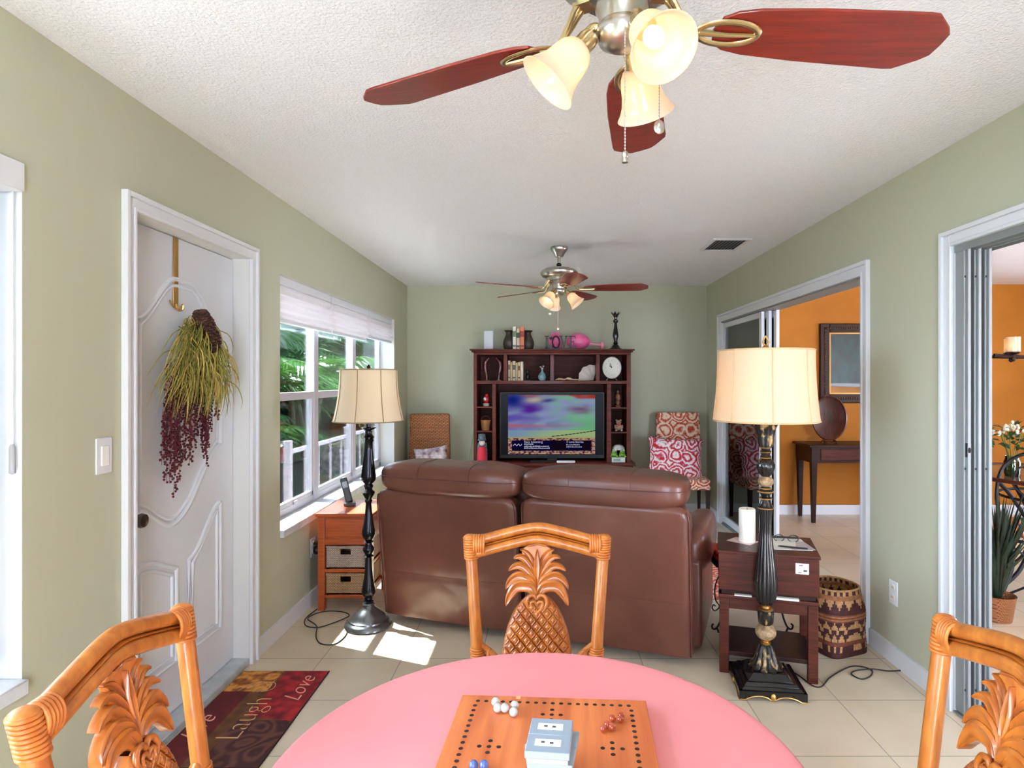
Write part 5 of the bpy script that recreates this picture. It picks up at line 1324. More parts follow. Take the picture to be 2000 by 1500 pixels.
# cubby contents
Z1 = hZ(743.5)
fg = small('wooden_figurine', 'pair of slim carved dark wooden figures leaning together in the top left cubby', 'figurine', 960, Z1, 6.36)
for s in (-1, 1):
    mb = MB(); mb.tube(spline([(s * .062, 0, .0), (s * .066, 0, .05), (s * .080, 0, .13), (s * .078, 0, .185), (s * .055, 0, .215), (s * .035, 0, .235)], 6), [.018] * 3 + [.016] * 5 + [.022] * 8 + [.026] * 6 + [.020] * 4 + [.013] * 4 + [.008], 12)
    mb.box(s * .06 - .022, s * .06 + .022, -.025, .025, 0, .008)
    mb.build('carved_figure', pbr('redwood_carving', (96, 44, 34), rough=.25, coat=.5), fg)
shb = [((238, 226, 196), 991.3, 995.8, .205, (150, 120, 80)), ((226, 196, 150), 996, 1000, .19, None), ((222, 206, 170), 1000.2, 1006, .20, (90, 100, 90)), ((196, 178, 140), 1006.2, 1010.5, .185, None), ((224, 200, 150), 1010.7, 1015.5, .19, (120, 70, 50)), ((232, 222, 196), 1015.7, 1021.5, .195, None)]
names_ = ['cream book at the left end of the cubby row', 'tan slim book second in the cubby row', 'pale book with dark print in the middle of the cubby row', 'olive slim book fourth in the cubby row', 'yellowish book fifth in the cubby row', 'wide cream book at the right end of the cubby row']
for (c, a, b, h, band), nm in zip(shb, names_): book(a, b, Z1, h, 6.28, .14, c, nm + ', hutch upper shelf', 'books in the upper cubby', band=band)
o = small('bookend', 'small black figure bookend holding the cubby books', 'bookend', 1030, Z1, 6.33)
MB().box(-.035, .032, -.03, .03, 0, .008).box(-.030, -.024, -.03, .03, 0, .10).build('bracket', M_['black'], o, bevel=.002)
mb = MB(); mb.sphere((0, 0, .04), (.022, .018, .034), 14, 10); mb.sphere((-.004, 0, .092), (.018, .016, .026), 14, 10); mb.build('seated_figure', M_['black'], o)
o = small('bud_vase', 'small pale blue round vase with a white flower in the hutch cubby', 'vase', 1059, Z1, 6.33)
MB().lathe([(.001, 0), (.028, 0), (.040, .018), (.044, .042), (.036, .068), (.018, .086), (.011, .10), (.012, .112), (.009, .112), (.001, .10)], 28).build('vessel', pbr('aqua_glaze', (150, 192, 194), rough=.25, coat=.4, var=.15, vscale=40), o)
mb = MB()
for q, (dx_, dz_) in enumerate(((-.016, .142), (.012, .150), (.0, .128))): mb.sphere((dx_, 0, dz_), (.012, .008, .006), 8, 6); mb.tube([(0, 0, .10), (dx_, 0, dz_)], .002, 5)
mb.build('blossom', P(236, 232, 226), o)
o = small('driftwood', 'long low cream shell and driftwood piece lying in the right cubby', 'ornament', 1112, Z1, 6.29)
mb = MB(); mb.tube(spline([(-.14, 0, .008), (-.10, .01, .018), (-.05, 0, .012), (-.01, .01, .022), (.04, 0, .012), (.10, .01, .010), (.14, 0, .006)], 5), [.006] * 4 + [.011] * 5 + [.008] * 5 + [.014] * 5 + [.009] * 5 + [.007] * 6 + [.003], 10); mb.build('shell_spray', P(232, 200, 160, rough=.6, bump=.5), o)
o = small('seashell', 'large white fan seashell leaning in the cubby left of the clock', 'shell', 1147, Z1, 6.36)
mb = MB(T(.075, 0, .004, ry=R(-40)))
vs = []; n_ = 28
for j in range(9):
    t = j / 8
    for i in range(n_ + 1):
        a = R(-52 + 104 * i / n_); r = (.165 * t + .004) * (1 - .10 * abs(math.sin(a)) + .02 * math.cos(14 * a) * t)
        vs.append((r * math.sin(a), -.035 * math.sin(PI * t * .8) + .006 * math.cos(14 * a) * t, r * math.cos(a)))
m0 = len(vs); fs = [(j * (n_ + 1) + i, j * (n_ + 1) + i + 1, (j + 1) * (n_ + 1) + i + 1, (j + 1) * (n_ + 1) + i) for j in range(8) for i in range(n_)]
mb.add(vs, fs); mb.add([(a, b + .006, c) for a, b, c in vs], [f[::-1] for f in fs]); mb.build('fan', P(226, 214, 200, rough=.4), o)
o = small('table_clock', 'oval white table clock on tiny feet in the top right cubby', 'clock', 1196, Z1, 6.26)
mb = MB(T(0, 0, .132, rx=PI / 2)); 
mb.lathe([(.001, .018), (.080, .018), (.086, .022), (.094, .020), (.098, .008), (.096, -.012), (.001, -.014)], 48); mb.v = [(a, b, (c - .132) * 1.16 + .132) for a, b, c in mb.v]
ck = mb.build('case', P(228, 228, 216, rough=.35), o)
mb = MB(T(0, -.0185, .132)); 
for k in range(12):
    a = 2 * PI * k / 12; x, z = .064 * math.sin(a), .076 * math.cos(a)
    mb.box(x - .003, x + .003, -.001, .0004, z - .006, z + .006)
mb.build('hour_marks', M_['greypaper'], ck)
mb = MB(T(0, -.0198, .132)); mb.tube([(0, 0, 0), (-.018, 0, .045)], .0032, 6); mb.tube([(0, 0, 0), (-.026, 0, .022)], .004, 6); mb.sphere((0, 0, 0), .005, 8, 6); mb.build('hands', M_['black'], ck)
mb = MB()
for s in (-1, 1): mb.tube([(s * .035, 0, .028), (s * .05, -.004, .006)], .006, 8); mb.sphere((s * .05, -.004, .008), .008, 8, 6)
mb.build('feet', M_['chrome'], o)
# left column
o = small('figurine', 'small red and white rounded figurine in the left column cubby', 'figurine', 948, hZ(794), 6.30)
MB().lathe([(.001, 0), (.030, 0), (.034, .012), (.030, .03), (.001, .031)], 20).build('base', P(196, 180, 170), o)
mb = MB(); mb.sphere((0, 0, .07), (.034, .028, .045), 18, 12); mb.sphere((.006, -.006, .112), (.020, .018, .018), 14, 10); mb.build('red_body', P(186, 34, 36, rough=.3, coat=.4), o)
MB().sphere((-.012, -.024, .075), (.014, .008, .018), 10, 8).build('white_patch', P(232, 220, 214), o)
o = small('mini_basket', 'small tan basket with a looped handle in the left column cubby', 'basket', 947, hZ(841.5), 6.29)
MB().lathe([(.001, 0), (.040, 0), (.052, .095), (.056, .10), (.052, .104), (.044, .098), (.036, .01), (.001, .009)], 28).build('woven_body', weave_mat('tan_mini_weave', (214, 150, 92), (130, 80, 40), (150, 150, 120)), o)
MB().tube([(.048 * math.cos(t), 0, .10 + .045 * math.sin(t)) for t in [PI * i / 16 for i in range(17)]], .003, 6).build('handle', P(110, 70, 44), o)
o = small('gift_figure', 'tall grey and red standing holiday doll at the bottom of the left column', 'figurine', 942, SH + .0005, 6.165)
MB().lathe([(.001, 0), (.046, 0), (.050, .02), (.046, .10), (.036, .16), (.001, .165)], 24).build('red_coat', P(206, 44, 60, rough=.7), o)
mb = MB(); mb.lathe([(.052, .0), (.050, .12), (.044, .20), (.001, .21)], 20); mb.v = [(a * 1.05, b * .6 + .03, c) for a, b, c in mb.v]; mb.build('grey_cloak', P(120, 132, 142, rough=.8, var=.4, vscale=40), o)
mb = MB(); mb.sphere((0, 0, .205), (.030, .028, .034), 16, 12); mb.build('head', P(226, 214, 206), o)
MB().lathe([(.044, .225), (.038, .25), (.034, .29), (.001, .295)], 20).build('hat', P(100, 116, 128, rough=.8, var=.5, vscale=60), o)
mb = MB()
for s in (-1, 1): mb.sphere((s * .026, -.03, .012), (.02, .028, .012), 10, 8)
mb.build('shoe', P(226, 226, 226), o)
# right column
o = small('figurine', 'slim brown standing figurine in the upper right column cubby', 'figurine', 1209, hZ(795.5), 6.30)
MB().lathe([(.001, 0), (.030, 0), (.026, .012), (.016, .02), (.024, .045), (.018, .06), (.030, .085), (.026, .12), (.012, .135), (.018, .15), (.014, .168), (.001, .175)], 18).build('body', P(156, 104, 72, rough=.4, var=.5, vscale=60), o)
o = small('teddy_bear', 'small white and brown teddy bear seated in the right column cubby', 'toy', 1210, hZ(843.5), 6.28)
bear = P(206, 170, 146, rough=.95, var=.3, vscale=90)
mb = MB(); mb.sphere((0, 0, .04), (.030, .026, .034), 16, 12); mb.sphere((0, -.004, .09), (.027, .024, .024), 16, 12)
for s in (-1, 1): mb.sphere((s * .022, 0, .112), (.010, .006, .010), 10, 8); mb.sphere((s * .034, -.012, .045), (.012, .012, .022), 10, 8); mb.sphere((s * .026, -.034, .014), (.014, .022, .013), 10, 8)
mb.sphere((0, -.028, .085), (.011, .009, .009), 10, 8); mb.build('plush_body', bear, o)
mb = MB()
for s in (-1, 1): mb.sphere((s * .010, -.027, .098), .003, 8, 6)
mb.sphere((0, -.037, .088), .004, 8, 6); mb.build('face', M_['black'], o)
MB().torus((0, -.002, .067), .020, .006, 'z', 16, 6).build('scarf', P(190, 50, 40), o)
o = small('gift_box', 'white box at the bottom of the right column, under the green toys', 'box', 1208, SH + .0005, 6.25)
MB().box(-.068, .068, -.05, .05, 0, .050).build('body', P(222, 228, 224), o, bevel=.003); MB().box(-.05, .02, -.0515, -.0495, .012, .036).build('print', P(150, 176, 170), o)
grn = P(120, 160, 60, rough=.6)
for i, (px, dz, y, lab) in enumerate(((1200, .050, 6.22, 'green plush frog lying on the left of the white box'), (1216, .050, 6.23, 'green plush frog lying on the right of the white box'))):
    o = small('plush_frog', lab, 'toy', px, SH + dz, y, group='green plush toys in the hutch')
    mb = MB(); mb.sphere((0, 0, .026), (.036, .03, .026), 14, 10); mb.sphere((0, -.015, .056), (.028, .024, .020), 14, 10)
    for s in (-1, 1): mb.sphere((s * .028, -.028, .012), (.012, .02, .012), 8, 6)
    mb.build('plush_body', grn, o)
    mb = MB()
    for s in (-1, 1): mb.sphere((s * .014, -.026, .072), .009, 10, 8)
    mb.build('eye', M_['white'], o)
o = small('bowl', 'upturned white and grey bowl on top of the green toys', 'bowl', 1209, SH + .125, 6.25)
MB().lathe([(.064, 0), (.060, .022), (.042, .044), (.020, .052), (.001, .053), (.001, .049), (.038, .040), (.056, .020), (.060, 0)], 32).build('shell', P(214, 216, 210, rough=.3, var=.2, vscale=30), o)
o = small('remote_control', 'white remote control lying in front of the television', 'remote', 1105, SH + .0005, 6.165)
MB().box(-.092, .092, -.02, .02, 0, .022).build('casing', M_['white'], o, bevel=.006)
mb = MB()
for k in range(8): mb.box(-.07 + k * .018, -.06 + k * .018, -.012, .012, .0215, .0235)
mb.build('buttons', M_['greypaper'], o)
mb = MB(); mb.tube(spline([(-.74, YB - .006, 1.05), (-.765, YB - .006, .85), (-.80, YB - .006, .62), (-.83, YB - .01, .3), (-.84, YB - .02, .005)]), .004, 6)
tag(mb.build('cable', pbr('pale_green_cable', (176, 206, 182), rough=.5)), 'pale green cable hanging down the wall left of the hutch', 'cable')

# ------------------------------------------------------------------ side chairs by the far wall
def parsons(name, label, loc, rz, mat, legmat, ztop, w=.46, split=None):
    c = thing(name, label, 'chair', loc, rz)
    h = w / 2
    nx, nz = 10, 10
    mb = MB(T(0, .0, 0)); mb.add([], [])
    vs = [(-h, .02, .42), (h, .02, .42), (h, .10, .42), (-h, .10, .42), (-h + .01, .10, ztop), (h - .01, .10, ztop), (h - .01, .155, ztop - .005), (-h + .01, .155, ztop - .005)]
    mb.add(vs, [(3, 2, 1, 0), (4, 5, 6, 7), (0, 1, 5, 4), (1, 2, 6, 5), (2, 3, 7, 6), (3, 0, 4, 7)]); mb.build('backrest', mat, c, bevel=.018, seg=4)
    mb = MB(); mb.box(-h, h, -.44, .06, .36, .46); mb.build('seat', mat, c, bevel=.02, seg=4)
    for x in (-h + .025, h - .025):
        MB().taper(x, -.41, 0, .365, .013, .013, .02, .02).build('front_leg', legmat, c, bevel=.002)
        MB().taper(x, .07, 0, .42, .013, .013, .02, .02).build('rear_leg', legmat, c, bevel=.002)
    return c
wk = parsons('wicker_chair', 'high-backed woven wicker chair in the corner left of the hutch', (-1.185, 6.36, 0), R(6), weave_mat('rattan_weave', (196, 128, 76), (112, 62, 28), (26, 26, 40)), M_['espresso'], 1.07, .43)
pz = parsons('upholstered_chair', 'red and cream paisley upholstered chair right of the hutch', (1.405, 6.36, 0), R(-4), ring_fabric('paisley_fabric', (176, 62, 46), (230, 208, 184), (214, 146, 116), 7), M_['espresso'], 1.085, .47)
def throw_pillow(name, label, w, h, d, loc, rx, ry, rz, mat):
    mb = MB()
    def f(u, v, s):
        a, b = 2 * u - 1, 2 * v - 1
        th = d / 2 * (max(0, (1 - a ** 4)) * max(0, (1 - b ** 4))) ** .6
        pin = 1 - .09 * (1 - abs(a) ** 2) * abs(b) ** 3 ; pin2 = 1 - .09 * (1 - abs(b) ** 2) * abs(a) ** 3
        return (a * w / 2 * pin2, s * th, b * h / 2 * pin)
    mb.grid(lambda u, v: f(u, v, -1), 20, 20); mb.grid(lambda u, v: f(1 - u, v, 1), 20, 20)
    o = mb.build(name, mat, ang=180); o.location = loc; o.rotation_euler = (rx, ry, rz); return tag(o, label, 'cushion')
throw_pillow('throw_pillow', 'red and white medallion cushion propped on the paisley chair', .56, .42, .16, (1.335, 6.22, .635), R(-16), R(3), R(-4), ring_fabric('medallion_fabric', (186, 30, 40), (240, 226, 222), (206, 120, 140), 7.5))
throw_pillow('throw_pillow', 'small floral cushion propped in the wicker chair', .34, .30, .12, (-1.13, 6.22, .60), R(-18), R(-7), R(10), pbr('floral_fabric', (232, 222, 222), rough=.9, col2=(110, 60, 80), vscale=16))
o = MB().sphere((0, 0, 0), (.042, .038, .035), 16, 10).build('toy_ball', P(120, 190, 96, rough=.5)); o.location = (1.215, 6.02, .497); tag(o, 'small lime green ball on the seat of the paisley chair', 'ball')
# ------------------------------------------------------------------ dining room seen through the openings
cn = thing('console_table', 'dark espresso console table with tapered legs against the orange wall', 'console table', (2.66, 6.10, 0))
MB().box(-.03, 1.13, -.02, .40, .755, .780).build('tabletop', M_['espresso'], cn, bevel=.004)
MB().box(0, 1.10, .0, .018, .60, .755).box(0, .018, .018, .38, .60, .755).box(1.082, 1.10, .018, .38, .60, .755).box(0, 1.10, .362, .38, .60, .755).build('apron', M_['espresso'], cn)
for x in (.03, 1.07):
    for y in (.03, .35): MB().taper(x, y, 0, .76, .017, .017, .032, .032).build('leg', M_['espresso'], cn, bevel=.002)
d_1 = MB().box(.09, .53, -.008, .002, .625, .735).build('drawer', M_['darkwood'], cn, bevel=.003)
MB(T(.49, -.008, .675, rx=PI / 2)).lathe([(.005, 0), (.005, .01), (.011, .014), (.009, .022), (.001, .024)], 14).build('knob', M_['chrome'], d_1)
op = thing('oval_plaque', 'dark oval carved tray standing tilted on the console table', 'decor', (2.905, 6.25, .7805), R(-28))
mb = MB(T(0, 0, .245, rx=PI / 2 - .18)); mb.lathe([(.001, -.006), (.150, -.006), (.160, .004), (.164, .014), (.156, .020), (.146, .010), (.138, .004), (.001, .003)], 56)
mb.v = [(a, b, (c - .245) * 1.42 + .255) for a, b, c in mb.v]; mb.build('tray', wood('tray_wood', (84, 40, 28), (52, 24, 18), axis='z'), op)
mb = MB()
for s in (-1, 1): mb.tube(spline([(s * .07, -.05, .004), (s * .06, -.03, .03), (s * .03, .0, .035), (s * .012, .03, .09), (s * .045, .06, .02), (s * .05, .09, .004)], 5), .006, 8)
mb.tube([(-.06, -.035, .02), (.06, -.035, .02)], .005, 8); mb.build('easel', M_['darkwood'], op)
mr = thing('wall_mirror', 'rectangular mirror in a dark carved beaded frame on the orange wall', 'mirror', (3.28, YO, 1.60))
fw_, fh, ft = .36, .42, .10
mb = MB(); mb.box(-fw_, -fw_ + ft, -.035, -.002, -fh, fh).box(fw_ - ft, fw_, -.035, -.002, -fh, fh).box(-fw_ + ft, fw_ - ft, -.035, -.002, -fh, -fh + ft).box(-fw_ + ft, fw_ - ft, -.035, -.002, fh - ft, fh)
fo = mb.build('frame', M_['espresso'], mr, bevel=.008)
mb = MB()
for k in range(26):
    for s in (-1, 1):
        mb.sphere((s * (fw_ - .05), -.038, -fh + .05 + k * (2 * fh - .1) / 25), (.012, .008, .012), 6, 5)
        mb.sphere((-fw_ + .05 + k * (2 * fw_ - .1) / 25, -.038, s * (fh - .05)), (.012, .008, .012), 6, 5)
mb.build('beading', pbr('aged_carving', (70, 46, 36), rough=.35, metal=.3), fo)
MB().box(-fw_ + ft - .004, -fw_ + ft + .008, -.036, -.02, -fh + ft, fh - ft).box(fw_ - ft - .008, fw_ - ft + .004, -.036, -.02, -fh + ft, fh - ft).box(-fw_ + ft, fw_ - ft, -.036, -.02, -fh + ft - .004, -fh + ft + .008).box(-fw_ + ft, fw_ - ft, -.036, -.02, fh - ft - .008, fh - ft + .004).build('inner_bead', M_['gold'], fo)
MB().box(-fw_ + ft, fw_ - ft, -.014, -.004, -fh + ft, fh - ft).build('glass', pbr('mirror_silver', (210, 214, 210), rough=.02, metal=1.0), mr)
o = thing('floor_vase', 'tall tan cylindrical floor vase on the tiles by the orange wall', 'vase', (2.27, 6.20, 0))
MB().lathe([(.001, 0), (.078, 0), (.082, .01), (.080, .22), (.083, .40), (.078, .43), (.066, .432), (.066, .40), (.001, .39)], 36).build('vessel', pbr('tan_ceramic', (186, 140, 92), rough=.5, col2=(214, 188, 150), vscale=9, bump=.3, bscale=40), o)
# painting on the dining room's right wall (seen in the mirror)
pt = thing('wall_painting', 'dark teal picture on the dining wall, seen only in the mirror', 'picture', (XO, 1.75, 1.80), PI / 2)
MB().box(-.75, .75, .001, .03, -.50, .50).build('frame', M_['espresso'], pt, bevel=.004); MB().box(-.69, .69, .03, .034, -.44, .44).build('canvas', pbr('teal_canvas', (24, 60, 66), rough=.7, col2=(12, 20, 24), vscale=4), pt)
# chandelier
chd = thing('chandelier', 'dark bronze chandelier with lit frosted cylinder shades above the dining table', 'chandelier', (3.44, 4.22, 0))
brz = pbr('dark_bronze_arm', (46, 26, 22), rough=.4, metal=.5)
MB(T(0, 0, 0)).lathe([(.001, CZ - .001), (.06, CZ - .001), (.055, CZ - .03), (.001, CZ - .035)][::-1], 24).build('canopy', brz, chd)
MB().box(-.012, .012, -.012, .012, 1.62, CZ - .03).build('stem', brz, chd)
MB().box(-.095, .095, -.018, .018, 2.01, 2.085).build('cross_block', brz, chd, bevel=.004)
for x in (-.075, -.035, .035, .075): MB().tube([(x, 0, 2.015), (x * 1.2, 0, 1.66)], .005, 8).build('rod', brz, chd)
for k in range(6):
    a = R(176 + 60 * k); ca_, sa_ = math.cos(a), math.sin(a)
    ar = MB(); ar.tube(spline([(.0, 0, 1.60), (.12 * ca_, .12 * sa_, 1.585), (.24 * ca_, .24 * sa_, 1.59), (.33 * ca_, .33 * sa_, 1.595)], 5), .012, 8)
    ar.M = T(.205 * ca_, .205 * sa_, 0); ar.lathe([(.001, 1.55), (.016, 1.56), (.010, 1.60), (.045, 1.612), (.045, 1.618), (.001, 1.619)], 20)
    ao = ar.build('arm', brz, chd)
    sh_ = MB(T(.205 * ca_, .205 * sa_, 0)); sh_.shell([(.042, 1.619), (.042, 1.72)], .003, 28); so_ = sh_.build('glass_shade', M_['opal'], chd, ang=50)
    MB(T(.205 * ca_, .205 * sa_, 1.66)).sphere((0, 0, 0), (.018, .018, .026), 12, 8).build('bulb', M_['bulb_small'], so_)
# dining table with glass top
dt = thing('glass_table', 'round glass-topped table with wood rim beneath the chandelier', 'table', (3.62, 4.30, 0))
MB().torus((0, 0, .752), .60, .014, 'z', 72, 8).build('rim', M_['darkwood'], dt); MB().lathe([(.001, .748), (.60, .748), (.60, .756), (.001, .756)], 72).build('tabletop', pbr('smoked_glass', (120, 96, 70), rough=.1, spec=.6), dt)
for k in range(4):
    a = R(5 + 90 * k); MB().tube(spline([(.50 * math.cos(a), .5 * math.sin(a), .745), (.36 * math.cos(a), .36 * math.sin(a), .6), (.22 * math.cos(a), .22 * math.sin(a), .35), (.30 * math.cos(a), .30 * math.sin(a), .12), (.42 * math.cos(a), .42 * math.sin(a), 0.004)], 6), .014, 8).build('leg', M_['iron'], dt)
MB().torus((0, 0, .35), .22, .01, 'z', 32, 8).torus((0, 0, .60), .36, .01, 'z', 40, 8).build('ring', M_['iron'], dt)
vs_ = thing('flower_vase', 'glass jar of white flowers and green leaves on the round glass table', 'vase', (3.255, 4.27, .757))
MB().shell([(.042, .0), (.048, .02), (.050, .10), (.040, .125), (.044, .14)], .003, 28).build('jar', thin_glass('jar_glass', (220, 236, 228), 2.0), vs_)
MB().lathe([(.001, .003), (.044, .004), (.046, .09), (.001, .09)], 24).build('water', thin_glass('water', (190, 210, 196), 1.0), vs_)
lf = MB(); bl = MB(); stm = MB(); r3 = random.Random(11)
for i in range(70):
    a = r3.uniform(0, 2 * PI); e = r3.uniform(.0, .15); z = r3.uniform(.16, .34)
    c = (e * math.cos(a) * 1.0, e * math.sin(a), z + .02 - e * .25)
    lf.M = T(*c, rz=a, rx=r3.uniform(-.6, .6), ry=r3.uniform(-.9, .5)); lf.add([(0, 0, 0), (.03, -.016, .004), (.065, 0, 0), (.03, .016, .004), (.03, 0, .010)], [(0, 1, 4), (1, 2, 4), (2, 3, 4), (3, 0, 4)])
for i in range(34):
    a = r3.uniform(0, 2 * PI); e = r3.uniform(.0, .13); bl.sphere((e * math.cos(a), e * math.sin(a), .36 + r3.uniform(-.03, .02) - e * .5), (.010, .010, .013), 8, 6)
for i in range(12):
    a = r3.uniform(0, 2 * PI); stm.tube([(.02 * math.cos(a + 2), .02 * math.sin(a + 2), .01), (.02 * math.cos(a), .02 * math.sin(a), .13), (.07 * math.cos(a), .07 * math.sin(a), .30)], .0022, 5)
leafg = pbr('leaf_green', (58, 92, 40), rough=.5, var=.4, vscale=30)
lf.build('foliage', leafg, vs_, ang=180); bl.build('flower_buds', P(240, 240, 214), vs_); stm.build('stems', P(96, 130, 60), vs_)
# iron chair with striped cushion
ic = thing('iron_chair', 'dark iron scroll-backed chair with a colourful striped cushion by the glass table', 'chair', (3.13, 3.85, 0), R(-35))
for sx in (-1, 1):
    MB().tube(spline([(sx * .20, -.22, .44), (sx * .16, -.21, .30), (sx * .21, -.24, .12), (sx * .25, -.25, .008)], 5), .011, 8).build('front_leg', M_['iron'], ic)
    MB().tube(spline([(sx * .19, .20, .44), (sx * .16, .20, .28), (sx * .20, .24, .12), (sx * .24, .27, .008)], 5), .011, 8).build('rear_leg', M_['iron'], ic)
    MB().tube(spline([(sx * .20, -.22, .43), (sx * .02, -.22, .26), (sx * .20, -.23, .10)], 6), .007, 8).build('scroll_brace', M_['iron'], ic)
    MB().tube(spline([(sx * .19, .20, .44), (sx * .23, .23, .62), (sx * .20, .26, .82), (sx * .10, .27, .92), (0, .27, .94)], 6), .011, 8).build('back_frame', M_['iron'], ic)
    MB().tube(spline([(sx * .10, .22, .46), (sx * .04, .24, .60), (sx * .14, .25, .72), (sx * .10, .26, .84), (sx * .02, .26, .80)], 6), .007, 8).build('back_scroll', M_['iron'], ic)
MB().tube([(x, y, .44) for x, y in rrect(.42, .44, .08, 5)], .010, 8, closed=True).build('seat_frame', M_['iron'], ic)
mb = MB(); puff(mb, 0, 0, .485, .215, .215, .04, e=.5, seg=40, rings=14, amp=.003)
m_, nt_, out_ = new_mat('striped_fabric'); b_ = N(nt_, 'ShaderNodeBsdfPrincipled'); tc_ = N(nt_, 'ShaderNodeTexCoord'); wv_ = N(nt_, 'ShaderNodeTexWave'); wv_.inputs['Scale'].default_value = 3.2; wv_.inputs['Distortion'].default_value = 2.5
rp_ = N(nt_, 'ShaderNodeValToRGB'); rp_.color_ramp.interpolation = 'CONSTANT'; els = [(0, (60, 120, 80)), (.2, (230, 226, 210)), (.35, (196, 70, 40)), (.55, (50, 44, 60)), (.7, (150, 200, 160)), (.86, (226, 140, 70))]
rp_.color_ramp.elements[0].color = rgb(*els[0][1]); rp_.color_ramp.elements[1].position = .86; rp_.color_ramp.elements[1].color = rgb(*els[5][1])
for p_, c_ in els[1:5]: rp_.color_ramp.elements.new(p_).color = rgb(*c_)
nt_.links.new(tc_.outputs['Object'], wv_.inputs[0]); nt_.links.new(wv_.outputs[0], rp_.inputs[0]); nt_.links.new(rp_.outputs[0], b_.inputs['Base Color']); nt_.links.new(b_.outputs[0], out_.inputs[0])
mb.build('seat_cushion', m_, ic, ang=80)
pp_ = thing('potted_plant', 'dark green leafy plant in a small woven pot behind the sliding door stiles', 'potted plant', (2.70, 3.66, 0))
MB().lathe([(.001, 0), (.075, 0), (.095, .14), (.098, .15), (.090, .15), (.075, .10), (.001, .10)], 28).build('pot', weave_mat('pot_weave', (176, 112, 60), (90, 50, 26), (90, 90, 80)), pp_)
lf = MB()
for i in range(130):
    a = r3.uniform(0, 2 * PI); L = r3.uniform(.30, .66); b0 = r3.uniform(.05, .28)
    base_ = Vector((.02 * math.cos(a), .02 * math.sin(a), .12)); tip_ = Vector((b0 * math.cos(a) * .75, b0 * math.sin(a) * .75, .12 + L))
    m__ = base_.lerp(tip_, .5) + Vector((-.03 * math.cos(a), -.03 * math.sin(a), .04)); w__ = Vector((-math.sin(a), math.cos(a), 0)) * r3.uniform(.007, .015)
    lf.add([tuple(base_), tuple(m__ - w__), tuple(tip_), tuple(m__ + w__), tuple(m__ + Vector((.01 * math.cos(a), .01 * math.sin(a), -.008)))], [(0, 1, 4), (1, 2, 4), (2, 3, 4), (3, 0, 4)])
lf.build('foliage', pbr('dark_leaf', (36, 56, 34), rough=.5, var=.4, vscale=30), pp_, ang=180)

# ------------------------------------------------------------------ outdoors
grass = pbr('lawn', (34, 50, 24), rough=.95, col2=(22, 34, 16), vscale=3)
struct(MB().add([(XL - .18, -6, -.15), (-14, -6, -.15), (-14, 22, -.15), (XL - .18, 22, -.15)], [(3, 2, 1, 0)]).build('ground', grass, flat=True))
conc = pbr('bounce_white', (226, 224, 218), rough=.9)
struct(MB().box(XL - .18, XO + 8, -9, YR - .1, -.12, -.04).box(XO + .1, XO + 8, YR - .1, YB + 2, -.12, -.04).build('bounce_ground', conc, flat=True))  # unseen pale ground, added to bounce sun up onto the ceilings
struct(MB().box(-3.05, XL - .18, -2, 9.5, -.15, -.02).build('patio', pbr('patio_paver', (222, 218, 210), rough=.8, var=.08, vscale=5), flat=True))  # paver tone whitened so the patio bounces sun onto the ceiling
struct(MB().box(-1.8, XL - .18, -2, 9, 2.62, 2.70).build('shade_eave', M_['white'], flat=True))  # unseen eave added to shade the outdoors by the windows
M_['rail'] = pbr('railing_paint', (150, 140, 146), rough=.5)
ral = thing('patio_railing', 'pale aluminium patio railing with slim bars outside the window', 'railing', (-2.62, 6.3, 0))
MB().box(-.035, .035, -.035, .035, -.02, .80).build('post', M_['rail'], ral, bevel=.004)
for yy in (1.9, 3.8): MB().box(-.035, .035, yy - .035, yy + .035, -.02, .80).build('post', M_['rail'], ral, bevel=.004)
MB().box(-.02, .02, .03, 3.8, .66, .70).build('top_rail', M_['rail'], ral); MB().box(-.015, .015, .03, 3.8, .04, .07).build('bottom_rail', M_['rail'], ral)
for k in range(8): MB().box(-.010, .010, .44 + k * .40, .46 + k * .40, .07, .66).build('baluster', M_['rail'], ral)
ra = random.Random(21)
fr_a = translucent('palm_frond', (18, 46, 22), (24, 60, 16), .3, gloss=.02); fr_b = translucent('palm_frond_light', (36, 66, 28), (46, 84, 24), .3, gloss=.02)
